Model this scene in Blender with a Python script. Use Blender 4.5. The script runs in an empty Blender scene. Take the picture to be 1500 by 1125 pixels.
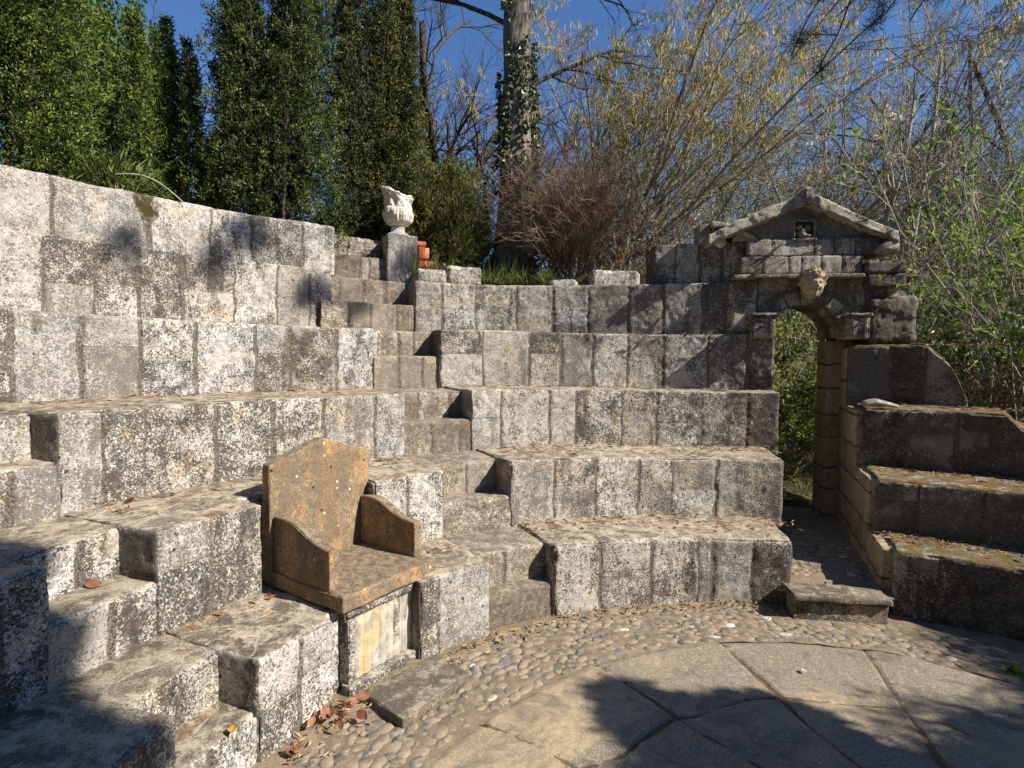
import bpy, math, random
import numpy as np
RS = np.random.RandomState
C = bpy.context.scene.collection
rad = math.radians
CX, CY, H = 1.2835, 1.1007, 1.5          # centre of the theatre, eye height

# ------------------------------------------------------------------ camera
FPX, PITCH, ROLL = 829.79, .0443, .0126
cp, sp, cr, sr = math.cos(PITCH), math.sin(PITCH), math.cos(ROLL), math.sin(ROLL)
RIGHT = np.array([cr, sr*sp, sr*cp]); UP = np.array([-sr, cr*sp, cr*cp]); FWD = np.array([0, cp, -sp])
from mathutils import Matrix, Vector
cam = bpy.data.objects.new("camera", bpy.data.cameras.new("camera")); C.objects.link(cam)
M = Matrix.Identity(4)
for i in range(3):
    M[i][0], M[i][1], M[i][2] = RIGHT[i], UP[i], -FWD[i]
M[2][3] = H
cam.matrix_world = M
cam.data.sensor_width = 36; cam.data.lens = FPX/1500*36
cam.data.clip_start = .05; cam.data.clip_end = 2000
bpy.context.scene.camera = cam

# survey helpers: plan positions measured on the photograph
def ray(x, y):
    return RIGHT*((x-750)/FPX) + UP*(-(y-562.5)/FPX) + FWD
def pl(x, y, z):
    d = ray(x, y); return np.array([0, 0, H]) + d*((z-H)/d[2])
def cyl(x, y, rr):
    d = ray(x, y); A = d[0]**2+d[1]**2; B = -2*(CX*d[0]+CY*d[1]); Q = CX*CX+CY*CY-rr*rr
    return np.array([0, 0, H]) + d*((-B+math.sqrt(B*B-4*A*Q))/(2*A))
def dep(x, y, Y):
    d = ray(x, y); return np.array([0, 0, H]) + d*(Y/d[1])
def th(x, y, rr):
    p = cyl(x, y, rr); return math.degrees(math.atan2(p[0]-CX, p[1]-CY))
def polar(r, a, z=0.):
    a = rad(a); return np.array([CX+r*math.sin(a), CY+r*math.cos(a), z])

# ------------------------------------------------------------------ noise
def _hash(i, j, k, seed):
    h = (i*374761393 + j*668265263 + k*1274126177 + seed*974711) & 0xffffffff
    h = ((h ^ (h >> 13))*1274126177) & 0xffffffff
    return ((h ^ (h >> 16)) & 0xffffff)/float(0xffffff)
def vnoise(P, seed=0):
    I = np.floor(P).astype(np.int64); F = P-I; F = F*F*(3-2*F); o = 0
    for a in (0, 1):
        for b in (0, 1):
            for c in (0, 1):
                w = (F[:, 0] if a else 1-F[:, 0])*(F[:, 1] if b else 1-F[:, 1])*(F[:, 2] if c else 1-F[:, 2])
                o = o + w*_hash(I[:, 0]+a, I[:, 1]+b, I[:, 2]+c, seed)
    return o*2-1
def fbm(P, f, octv=3, seed=0):
    o = 0; a = 1.
    for k in range(octv):
        o = o + a*vnoise(P*f+k*17.3, seed+k); f *= 2.1; a *= .5
    return o
def sstep(a, b, x):
    t = np.clip((x-a)/(b-a), 0, 1); return t*t*(3-2*t)

# ------------------------------------------------------------------ objects
def mesh(name, V, F, attr=None, smooth=True):
    """V (N,3); F list of int arrays (M,3) or (M,4)"""
    me = bpy.data.meshes.new(name); V = np.asarray(V, np.float32)
    F = [f for f in (F if isinstance(F, list) else [F]) if len(f)]
    me.vertices.add(len(V)); me.vertices.foreach_set('co', V.ravel())
    idx = np.concatenate([f.ravel() for f in F]).astype(np.int32)
    tot = np.concatenate([np.full(len(f), f.shape[1]) for f in F]).astype(np.int32)
    st = np.concatenate([[0], np.cumsum(tot)[:-1]]).astype(np.int32)
    me.loops.add(len(idx)); me.loops.foreach_set('vertex_index', idx)
    me.polygons.add(len(tot)); me.polygons.foreach_set('loop_start', st); me.polygons.foreach_set('loop_total', tot)
    me.polygons.foreach_set('use_smooth', np.full(len(tot), smooth))
    if attr is not None:
        a = me.attributes.new('blk', 'FLOAT_COLOR', 'POINT'); a.data.foreach_set('color', np.asarray(attr, np.float32).ravel())
    me.update(); me.validate(); return me
def obj(name, V, F, mat, parent=None, attr=None, smooth=True, loc=None):
    V = np.asarray(V, float)
    if parent is not None: V = V-np.array(parent.location)
    elif loc is not None: V = V-np.array(loc)
    o = bpy.data.objects.new(name, mesh(name, V, F, attr, smooth)); C.objects.link(o)
    if mat: o.data.materials.append(mat)
    if parent is not None: o.parent = parent
    elif loc is not None: o.location = loc
    return o
def tag(o, label=None, cat=None, group=None, kind=None):
    for k, v in (('label', label), ('category', cat), ('group', group), ('kind', kind)):
        if v: o[k] = v
    return o
def thing(name, label, cat, loc, group=None):
    o = bpy.data.objects.new(name, None); C.objects.link(o); o.empty_display_size = .1
    o.location = [float(v) for v in loc]; return tag(o, label, cat, group)
class Acc:
    """collects geometry for ONE mesh"""
    def __init__(s): s.V = []; s.F = []; s.A = []; s.n = 0
    def add(s, V, F, A=None):
        V = np.asarray(V, float).reshape(-1, 3)
        for f in (F if isinstance(F, list) else [F]): s.F.append(np.asarray(f)+s.n)
        s.V.append(V); s.n += len(V)
        s.A.append(np.zeros((len(V), 4)) if A is None else np.broadcast_to(A, (len(V), 4)))
    def obj(s, name, mat, parent=None, smooth=True, loc=None):
        return obj(name, np.concatenate(s.V), s.F, mat, parent, np.concatenate(s.A), smooth, loc)

# ------------------------------------------------------------------ materials
class Mat:
    def __init__(s, name, rough=.95, spec=.15):
        s.m = bpy.data.materials.new(name); s.m.use_nodes = True; s.t = s.m.node_tree
        s.b = s.t.nodes['Principled BSDF']; s.b.inputs['Roughness'].default_value = rough
        s.b.inputs['Specular IOR Level'].default_value = spec
        s.co = s.N('ShaderNodeTexCoord').outputs['Object']; s._a = None
    def N(s, t, **k):
        n = s.t.nodes.new(t)
        for a, v in k.items(): setattr(n, a, v)
        return n
    def put(s, sock, v):
        if isinstance(v, bpy.types.NodeSocket): s.t.links.new(v, sock)
        elif isinstance(v, (tuple, list)) and len(v) == 3 and sock.type == 'RGBA': sock.default_value = (*v, 1)
        else: sock.default_value = v
    def noise(s, scale, detail=4, rough=.6, vec=None, dist=0.):
        n = s.N('ShaderNodeTexNoise'); s.put(n.inputs['Vector'], vec or s.co)
        for a, v in (('Scale', scale), ('Detail', detail), ('Roughness', rough), ('Distortion', dist)): n.inputs[a].default_value = v
        return n.outputs['Fac']
    def vor(s, scale, feature='F1', out='Distance', vec=None, rnd=1.):
        n = s.N('ShaderNodeTexVoronoi', feature=feature); s.put(n.inputs['Vector'], vec or s.co)
        n.inputs['Scale'].default_value = scale; n.inputs['Randomness'].default_value = rnd
        return n.outputs[out]
    def math(s, op, a, b=0., clamp=False):
        n = s.N('ShaderNodeMath', operation=op, use_clamp=clamp); s.put(n.inputs[0], a); s.put(n.inputs[1], b); return n.outputs[0]
    def rng(s, v, a, b, c=0., d=1.):
        n = s.N('ShaderNodeMapRange', interpolation_type='SMOOTHSTEP')
        for i, x in enumerate((v, a, b, c, d)): s.put(n.inputs[i], x)
        return n.outputs[0]
    def mix(s, f, a, b, mode='MIX'):
        n = s.N('ShaderNodeMix', data_type='RGBA', blend_type=mode)
        s.put(n.inputs[0], f); s.put(n.inputs[6], a); s.put(n.inputs[7], b); return n.outputs[2]
    def attr(s, ch):
        if s._a is None:
            s._a = s.N('ShaderNodeAttribute', attribute_name='blk'); q = s.N('ShaderNodeSeparateColor'); s.t.links.new(s._a.outputs['Color'], q.inputs[0]); s._q = q
        return s._a.outputs['Alpha'] if ch == 3 else s._q.outputs[ch]
    def nz(s):
        g = s.N('ShaderNodeNewGeometry'); q = s.N('ShaderNodeSeparateXYZ'); s.t.links.new(g.outputs['Normal'], q.inputs[0]); return q.outputs[2]
    def scalevec(s, v):
        n = s.N('ShaderNodeMapping'); s.put(n.inputs[0], s.co); n.inputs['Scale'].default_value = v; return n.outputs[0]
    def bump(s, h, strength=.6, dist=.01):
        n = s.N('ShaderNodeBump'); n.inputs['Strength'].default_value = strength; n.inputs['Distance'].default_value = dist
        s.put(n.inputs['Height'], h); s.t.links.new(n.outputs[0], s.b.inputs['Normal'])
    def color(s, c): s.put(s.b.inputs['Base Color'], c); return s.m

def stone_material(name, white=.5, dark=.5, warm=(.66, .60, .51), grey=(.46, .43, .39), lich=(.78, .75, .70), pit=(.07, .061, .053), mosscol=(.115, .075, .022), spots=1., paved=False):
    """weathered ashlar: attribute blk = (block random, joint, algae, moss)"""
    m = Mat(name); rnd, joint, alg, moss = (m.attr(i) for i in range(4))
    big = m.noise(2.6, 4, .6); mid = m.noise(9, 6, .65, dist=.3); sp_ = m.noise(104, 4, .60, dist=.9); grain = m.noise(170, 4, .7); fine = m.noise(34, 6, .7, dist=.4)
    light = m.mix(m.rng(m.math('ADD', big, m.math('MULTIPLY', m.math('SUBTRACT', rnd, .5), .5)), .40, .62), warm, lich)
    light = m.mix(m.math('MULTIPLY', m.rng(rnd, .86, .88), .4), light, (.50, .53, .60))
    light = m.mix(m.rng(fine, .44, .58), grey, light)
    pitc = m.mix(m.rng(fine, .4, .6), pit, tuple(c*1.9 for c in pit))
    bias = m.math('ADD', m.math('MULTIPLY', m.math('SUBTRACT', mid, .5), .55), m.math('MULTIPLY', m.math('SUBTRACT', m.math('FRACT', m.math('MULTIPLY', rnd, 3.77)), .5), .13))
    bias = m.math('SUBTRACT', m.math('ADD', bias, (white-.5)*.34), m.math('MULTIPLY', alg, .26))
    stk = m.noise(1, 5, .6, vec=m.scalevec((9, 9, 1.3))); bias = m.math('SUBTRACT', bias, m.math('MULTIPLY', m.rng(stk, .52, .68), .10))
    f = m.rng(m.math('ADD', sp_, bias), .445, .545)
    col = m.mix(f, pitc, light)
    col = m.mix(m.math('MULTIPLY', m.rng(m.math('ADD', grain, m.math('MULTIPLY', bias, .3)), .47, .36), .55), col, pit)
    col = m.mix(m.math('MULTIPLY', m.rng(m.math('FRACT', m.math('MULTIPLY', rnd, 7.31)), .35, 1.), .42), col, m.mix(sp_, m.mix(.5, pit, grey), grey))
    och = m.noise(4.3, 6, .7, dist=.6); col = m.mix(m.math('MULTIPLY', m.rng(och, .52, .66), .38), col, m.mix(f, (.15, .10, .05), (.62, .48, .29)))
    cln = m.noise(3.6, 4, .6); col = m.mix(m.math('MULTIPLY', m.rng(cln, .56, .66), .5), col, m.mix(fine, grey, warm))
    # dark lichen blotches and black spots
    dv = m.math('ADD', m.math('ADD', m.math('MULTIPLY', m.noise(5.5, 6, .72, dist=.5), 1.), m.math('MULTIPLY', sp_, .35)), m.math('MULTIPLY', alg, .22))
    df = m.rng(dv, .90-dark*.22, 1.02-dark*.22)
    col = m.mix(m.math('MULTIPLY', df, .62), col, m.mix(m.rng(sp_, .4, .6), (.04, .036, .032), (.25, .23, .205)))
    vd = m.vor(19); vr = m.vor(19, out='Color'); sep = m.N('ShaderNodeSeparateColor'); m.put(sep.inputs[0], vr)
    spot = m.math('MULTIPLY', m.rng(m.math('ADD', vd, m.math('MULTIPLY', sp_, .5)), .46, .36), m.rng(sep.outputs[0], .42, .5))
    spot = m.math('MULTIPLY', spot, m.rng(m.noise(2.1, 3), .36, .50))
    col = m.mix(m.math('MULTIPLY', spot, .85*spots), col, (.035, .03, .027))
    jn = m.math('MULTIPLY', m.rng(m.math('ADD', joint, m.math('MULTIPLY', m.math('SUBTRACT', fine, .5), .8)), .30, .62), m.rng(m.noise(4, 4), .22, .45))
    col = m.mix(m.math('MULTIPLY', jn, .92), col, m.mix(m.rng(sp_, .38, .62), (.05, .042, .033), (.22, .188, .15)))
    mf = m.rng(m.math('ADD', moss, m.math('MULTIPLY', m.math('SUBTRACT', m.noise(11, 7, .7), .5), 1.3)), .42, .62)
    hgt = m.math('ADD', m.math('MULTIPLY', sp_, .5), m.math('ADD', m.math('MULTIPLY', mid, .5), m.math('MULTIPLY', grain, .2)))
    up = m.rng(m.nz(), .72, .90)
    if paved:                                   # treads: slate pieces bedded in tan mortar, dirt, lichen
        wob = m.N('ShaderNodeMix', data_type='VECTOR'); m.put(wob.inputs[0], .12); m.put(wob.inputs[4], m.co)
        nn = m.N('ShaderNodeTexNoise'); nn.inputs['Scale'].default_value = 5; m.put(nn.inputs['Vector'], m.co); m.put(wob.inputs[5], nn.outputs['Color'])
        ve = m.vor(5.2, 'DISTANCE_TO_EDGE', vec=wob.outputs[1]); vc = m.vor(5.2, out='Color', vec=wob.outputs[1])
        sc = m.N('ShaderNodeSeparateColor'); m.put(sc.inputs[0], vc)
        slate = m.mix(sc.outputs[0], (.15, .125, .098), (.36, .30, .225)); slate = m.mix(m.rng(sc.outputs[1], .8, .85), slate, (.27, .18, .11))
        slate = m.mix(m.rng(mid, .44, .62), slate, (.47, .40, .30))
        tr = m.mix(m.math('MULTIPLY', m.rng(m.math('ADD', ve, m.math('MULTIPLY', fine, .09)), .10, .055), .8), slate, (.52, .45, .345))
        hgt = m.math('ADD', hgt, m.math('MULTIPLY', up, m.math('MULTIPLY', m.rng(ve, .0, .06), .18)))
    else:
        tr = m.mix(m.rng(mid, .42, .58), m.mix(.5, pit, grey), m.mix(.35, light, (.30, .25, .18)))
    tr = m.mix(m.math('MULTIPLY', m.rng(m.math('ADD', sp_, m.math('ADD', m.math('MULTIPLY', grain, .4), m.math('MULTIPLY', m.math('SUBTRACT', mid, .5), .5))), .72, .60), .65), tr, (.085, .066, .047))
    tr = m.mix(m.math('MULTIPLY', m.rng(m.noise(17, 6, .72), .53, .60), .6), tr, (.60, .51, .39))
    tr = m.mix(m.math('MULTIPLY', alg, .5), tr, (.12, .092, .06))
    col = m.mix(m.math('MULTIPLY', up, 1. if paved else .65), col, tr)
    col = m.mix(mf, col, m.mix(sp_, mosscol, tuple(c*2.4 for c in mosscol)))
    hgt = m.math('ADD', hgt, m.math('MULTIPLY', mf, m.math('MULTIPLY', grain, .8)))
    m.bump(hgt, .8, .016)
    return m.color(col)

MS = {}
MS['stone'] = stone_material('pale lichened stone', .54, .50, warm=(.61, .55, .47), lich=(.72, .69, .635), grey=(.41, .385, .35), mosscol=(.045, .036, .014), paved=True)
MS['block'] = stone_material('pale lichened block', .54, .50, warm=(.61, .55, .47), lich=(.72, .69, .635), grey=(.41, .385, .35))
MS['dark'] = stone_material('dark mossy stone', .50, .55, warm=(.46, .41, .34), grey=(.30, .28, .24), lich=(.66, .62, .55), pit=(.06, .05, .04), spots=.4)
MS['gate'] = stone_material('grey gate stone', .62, .45, warm=(.60, .54, .45), grey=(.45, .41, .36), lich=(.70, .66, .59), pit=(.10, .085, .07), spots=.5)
MS['jamb'] = stone_material('tan jamb stone', .70, .15, warm=(.56, .44, .28), grey=(.46, .37, .25), lich=(.62, .53, .39), pit=(.22, .165, .10), spots=.2)
MS['step'] = stone_material('worn step stone', .46, .55, warm=(.50, .43, .34), grey=(.35, .305, .25), lich=(.64, .58, .50), pit=(.13, .105, .08), spots=.3)
MS['white'] = stone_material('white urn stone', 1.15, .05, warm=(.70, .64, .54), grey=(.62, .57, .50), lich=(.80, .76, .69), pit=(.26, .22, .17), spots=.15)
MS['slate'] = stone_material('slate slab', .40, .45, warm=(.27, .22, .17), grey=(.20, .17, .135), lich=(.36, .31, .25), pit=(.09, .075, .06), spots=.2)

def throne_material():
    m = Mat('orange stained stone', .9)
    st = m.noise(1, 5, .6, vec=m.scalevec((11, 11, 2.0))); big = m.noise(3.2, 4); fine = m.noise(85, 6, .72, dist=.5); mid = m.noise(24, 6, .7)
    c = m.mix(m.rng(m.math('ADD', m.math('MULTIPLY', st, .75), m.math('MULTIPLY', big, .3)), .46, .58), (.25, .195, .135), (.40, .25, .12))
    c = m.mix(m.math('MULTIPLY', m.rng(m.noise(7, 5, .65), .50, .62), .5), c, (.36, .21, .14))
    c = m.mix(m.math('MULTIPLY', m.rng(m.math('ADD', fine, m.math('MULTIPLY', m.math('SUBTRACT', mid, .5), .5)), .50, .40), .62), c, (.09, .066, .045))
    c = m.mix(m.math('MULTIPLY', m.rng(m.math('ADD', fine, m.math('MULTIPLY', m.math('SUBTRACT', mid, .5), .6)), .57, .66), .55), c, (.60, .49, .33))
    c = m.mix(m.math('MULTIPLY', m.rng(m.noise(5, 6, .7), .47, .60), .6), c, (.16, .125, .09))
    v = m.vor(21); vc = m.N('ShaderNodeSeparateColor'); m.put(vc.inputs[0], m.vor(21, out='Color')); vv = m.math('ADD', v, m.math('MULTIPLY', fine, .25))
    c = m.mix(m.math('MULTIPLY', m.rng(vv, .31, .25), m.rng(vc.outputs[0], .86, .88)), c, (.62, .58, .48))
    c = m.mix(m.math('MULTIPLY', m.rng(vv, .33, .26), m.rng(vc.outputs[1], .85, .88)), c, (.05, .04, .03))
    up = m.rng(m.nz(), .6, .85)
    t = m.mix(m.rng(mid, .38, .62), (.12, .094, .066), (.29, .225, .15)); t = m.mix(m.math('MULTIPLY', m.rng(fine, .52, .62), .6), t, (.38, .32, .25))
    c = m.mix(m.math('MULTIPLY', up, .9), c, t)
    m.bump(m.math('ADD', m.math('MULTIPLY', fine, .6), mid), .7, .010); return m.color(c)
MS['throne'] = throne_material()
def panel_material():
    m = Mat('yellowed fluted panel', .95); st = m.noise(1, 5, .6, vec=m.scalevec((22, 22, 2.5))); f = m.noise(60, 6, .72); mid = m.noise(14, 6, .7)
    c = m.mix(m.rng(mid, .4, .6), (.52, .48, .41), (.34, .315, .27))
    c = m.mix(m.math('MULTIPLY', m.rng(st, .42, .54), m.math('MULTIPLY', m.attr(0), .9)), c, (.66, .46, .17))
    c = m.mix(m.math('MULTIPLY', m.rng(m.math('ADD', m.math('MULTIPLY', st, .8), m.math('MULTIPLY', f, .6)), .74, .86), m.math('SUBTRACT', .85, m.math('MULTIPLY', m.attr(0), .6))), c, (.13, .11, .09))
    m.bump(m.math('ADD', f, mid), .6, .008); return m.color(c)
MS['panel'] = panel_material()
def floor_material():
    m = Mat('concrete flagstone', .92); rnd, joint = m.attr(0), m.attr(1)
    b = m.noise(2.2, 5, .6); f = m.noise(95, 5, .75); g = m.noise(230, 3, .7); mid = m.noise(11, 6, .7)
    c = m.mix(m.rng(m.math('ADD', b, m.math('MULTIPLY', m.math('SUBTRACT', rnd, .5), .5)), .35, .65), (.38, .295, .19), (.22, .188, .145))
    c = m.mix(m.math('MULTIPLY', m.rng(mid, .46, .64), .6), c, (.20, .175, .14))
    c = m.mix(m.math('MULTIPLY', m.rng(m.math('ADD', f, m.math('MULTIPLY', g, .6)), .80, .92), .75), c, (.46, .375, .26))
    c = m.mix(m.math('MULTIPLY', m.rng(m.math('ADD', f, m.math('MULTIPLY', g, .6)), .72, .60), .65), c, (.085, .072, .058))
    c = m.mix(m.math('MULTIPLY', m.rng(m.noise(3.4, 6, .7, dist=.8), .50, .64), .55), c, (.13, .115, .09)); c = m.mix(m.math('MULTIPLY', m.rng(m.noise(21, 5, .7), .63, .68), .55), c, (.50, .46, .38))
    j = m.rng(m.math('ADD', joint, m.math('MULTIPLY', m.math('SUBTRACT', m.noise(40, 5), .5), .8)), .4, .6)
    c = m.mix(j, c, m.mix(f, (.06, .045, .03), (.26, .17, .095)))
    m.bump(m.math('ADD', m.math('MULTIPLY', f, .7), mid), .5, .008); return m.color(c)
MS['floor'] = floor_material()
def cobble_material():
    m = Mat('river pebbles', .8, .25); r = m.attr(0); f = m.noise(90, 5, .7); q = m.noise(25, 5, .6)
    c = m.mix(m.rng(r, .15, .75), (.13, .115, .095), (.27, .21, .145)); c = m.mix(m.rng(r, .983, .988), c, (.56, .53, .47)); c = m.mix(m.rng(m.attr(1), .88, .90), c, (.15, .145, .14))
    c = m.mix(m.math('MULTIPLY', m.rng(m.math('ADD', q, m.math('MULTIPLY', m.math('SUBTRACT', f, .5), .6)), .46, .60), .75), c, (.35, .28, .20)); c = m.mix(m.math('MULTIPLY', m.rng(f, .58, .68), .6), c, (.10, .085, .07))
    m.bump(f, .6, .006); return m.color(c)
MS['cobble'] = cobble_material()
def mortar_material():
    m = Mat('sandy mortar'); f = m.noise(120, 5, .75); q = m.noise(12, 6, .7)
    c = m.mix(m.rng(q, .35, .65), (.30, .235, .16), (.19, .15, .105)); c = m.mix(m.math('MULTIPLY', m.rng(f, .52, .62), .6), c, (.14, .115, .085))
    c = m.mix(m.math('MULTIPLY', m.rng(m.noise(30, 4), .6, .7), .5), c, (.40, .25, .14)); m.bump(m.math('ADD', f, q), .6, .01); return m.color(c)
MS['mortar'] = mortar_material()
def soil_material():
    m = Mat('leafy soil'); f = m.noise(40, 6, .75); q = m.noise(2, 5, .6)
    c = m.mix(m.rng(q, .4, .6), (.10, .075, .045), (.09, .10, .035)); c = m.mix(m.math('MULTIPLY', m.rng(f, .5, .65), .7), c, (.22, .165, .09))
    far = m.N('ShaderNodeSeparateXYZ'); m.put(far.inputs[0], m.co); m.bump(f, .8, .03); return m.color(c)
MS['soil'] = soil_material()
def leaf_material(name, a, b, c2=None, trans=.35, rough=.55, spec=.3):
    m = Mat(name, rough, spec); r = m.attr(0)
    c = m.mix(m.rng(r, .05, .95), a, b)
    if c2: c = m.mix(m.rng(r, .93, .96), c, c2)
    m.color(c); t = m.N('ShaderNodeBsdfTranslucent'); m.put(t.inputs[0], c); x = m.N('ShaderNodeMixShader'); x.inputs[0].default_value = trans
    m.t.links.new(m.b.outputs[0], x.inputs[1]); m.t.links.new(t.outputs[0], x.inputs[2]); m.t.links.new(x.outputs[0], m.t.nodes['Material Output'].inputs[0]); return m.m
MS['yew_dark'] = leaf_material('dark yew needles', (.016, .030, .008), (.22, .27, .07), trans=.2)
MS['yew_green'] = leaf_material('green yew needles', (.026, .052, .010), (.30, .38, .065), trans=.3)
MS['yew_olive'] = leaf_material('olive yew needles', (.020, .034, .010), (.26, .26, .075), trans=.25)
MS['bright'] = leaf_material('bright new leaves', (.10, .19, .02), (.30, .40, .06), trans=.5)
MS['yew_bright'] = leaf_material('fresh yellow green leaves', (.06, .11, .015), (.20, .27, .045), trans=.4)
MS['sunbright'] = leaf_material('light spring leaves', (.13, .18, .03), (.42, .48, .12), trans=.45)  # sunlight put into the leaf colour for the shaded shrubs behind the arch
MS['ivy'] = leaf_material('ivy leaves', (.035, .06, .02), (.20, .23, .12), (.36, .36, .26), trans=.15, rough=.35, spec=.5)
MS['laurel'] = leaf_material('glossy leaves', (.05, .09, .02), (.24, .30, .07), (.50, .50, .30), trans=.3, rough=.35, spec=.5)
MS['pine'] = leaf_material('pine needles', (.012, .022, .010), (.05, .07, .03), trans=.1)
MS['catkin'] = leaf_material('yellow catkins', (.42, .34, .06), (.74, .60, .16), trans=.35)
MS['blossom'] = leaf_material('pale pink blossom', (.70, .50, .46), (.86, .76, .72), trans=.4)
MS['grass'] = leaf_material('grass blades', (.07, .12, .02), (.36, .34, .12), (.55, .45, .24), trans=.35)
MS['dead'] = leaf_material('dry brown leaves', (.13, .05, .022), (.36, .17, .085), trans=.2, rough=.7)
MS['yellowleaf'] = leaf_material('dry yellow leaf', (.55, .33, .07), (.60, .36, .08), trans=.2, rough=.7)
MS['litter'] = leaf_material('pine litter', (.16, .095, .05), (.46, .32, .18), trans=.0, rough=.9)
def bark(name, a, b, scale=30, streak=5.):
    m = Mat(name); n = m.noise(1, 6, .7, vec=m.scalevec((scale, scale, scale/streak))); f = m.noise(70, 5, .7)
    m.bump(m.math('ADD', n, m.math('MULTIPLY', f, .4)), .8, .02); return m.color(m.mix(m.rng(m.math('ADD', n, m.math('MULTIPLY', f, .3)), .48, .78), a, b))
MS['bark'] = bark('grey bark', (.04, .031, .025), (.27, .24, .205))
MS['bark_dark'] = bark('dark bark', (.035, .028, .022), (.13, .105, .08))
MS['bark_pale'] = bark('pale smooth bark', (.20, .18, .15), (.46, .43, .37), 12)
MS['bark_olive'] = bark('olive bark', (.20, .175, .11), (.48, .43, .30), 14)
MS['twig_brown'] = bark('reddish brown twigs', (.15, .10, .07), (.38, .27, .19), 14)
MS['twig_grey'] = bark('grey brown twigs', (.14, .115, .09), (.36, .31, .25), 10)
def brick_material():
    m = Mat('orange brick', .9); f = m.noise(60, 5, .7); q = m.noise(9, 4); m.bump(f, .3, .004)
    return m.color(m.mix(m.rng(q, .35, .65), (.56, .14, .06), (.62, .19, .09)))
MS['brick'] = brick_material()
def brick_pale():
    m = Mat('pale orange brick', .9); f = m.noise(60, 5, .7); m.bump(f, .3, .004); return m.color(m.mix(f, (.66, .27, .12), (.72, .36, .18)))
MS['brick_pale'] = brick_pale()

# ------------------------------------------------------------------ rounded, weathered block
def coords(L, res, rho, fine=True):
    e = [0, rho*.25, rho*.6, rho*1.05] if fine else [0]
    e = [v for v in e if v < L/2]; a, b = e[-1], L-e[-1]
    n = max(1, int(round((b-a)/res))); mid = np.linspace(a, b, n+1)
    return np.concatenate([e[:-1], mid, [L-v for v in e[:-1]][::-1]])
def rblock(S, fmap, res=.012, rho=.015, faces='FTLR', disp=None, attr=None, tres=None):
    """box [0,sx]x[0,sy]x[0,sz] (y = depth, 0 is the front), edges rounded, displaced by disp(world, box, normal), mapped by fmap"""
    S = np.array(S, float); rho = min(rho, S.min()*.45)
    rr = res if not isinstance(res, float) else (res, tres or res, res)
    G = [coords(S[i], rr[i], rho) for i in range(3)]
    P = []; Fs = []; n = 0
    for f in faces:
        ax, side = {'F': (1, 0), 'B': (1, 1), 'L': (0, 0), 'R': (0, 1), 'T': (2, 1), 'D': (2, 0)}[f]
        u, v = [(1, 2), (0, 2), (0, 1)][ax]
        U, Vv = np.meshgrid(G[u], G[v], indexing='ij'); p = np.zeros((U.size, 3)); p[:, u] = U.ravel(); p[:, v] = Vv.ravel(); p[:, ax] = S[ax]*side
        nu, nv = U.shape; I = (np.arange(nu-1)[:, None]*nv+np.arange(nv-1)[None]).ravel()+n
        q = np.stack([I, I+nv, I+nv+1, I+1], 1)
        if (ax == 1) == (side == 1): q = q[:, ::-1]
        P.append(p); Fs.append(q); n += len(p)
    P = np.concatenate(P); Fs = np.concatenate(Fs)
    _, ix, inv = np.unique(np.round(P*1e5).astype(np.int64), axis=0, return_index=True, return_inverse=True)
    P = P[ix]; Fs = inv.reshape(-1)[Fs]
    core = np.clip(P, rho, S-rho); d = P-core; ln = np.linalg.norm(d, axis=1, keepdims=True)
    nb = d/np.maximum(ln, 1e-9)
    P = core+nb*rho
    W = fmap(P)
    A = attr(W, P, nb) if attr else np.tile([.5, 0, 0, 0], (len(P), 1))
    if disp is not None:
        P = P+nb*disp(W, P, nb, A)[:, None]; W = fmap(P)
    return W, Fs, A
def rough(a=.006, b=.003, seed=0, chip=.020):
    def f(W, P, nb, A):
        edge = 1-np.max(np.abs(nb), axis=1)              # >0 on rounded edges
        d = a*fbm(W, 7, 3, seed)+b*fbm(W, 34, 2, seed+5)
        d = d-chip*sstep(.0, .25, edge)*np.clip(fbm(W, 9, 2, seed+9)+.2, 0, 1.5)
        return d-.006*sstep(.3, .9, A[:, 1])
    return f

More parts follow.
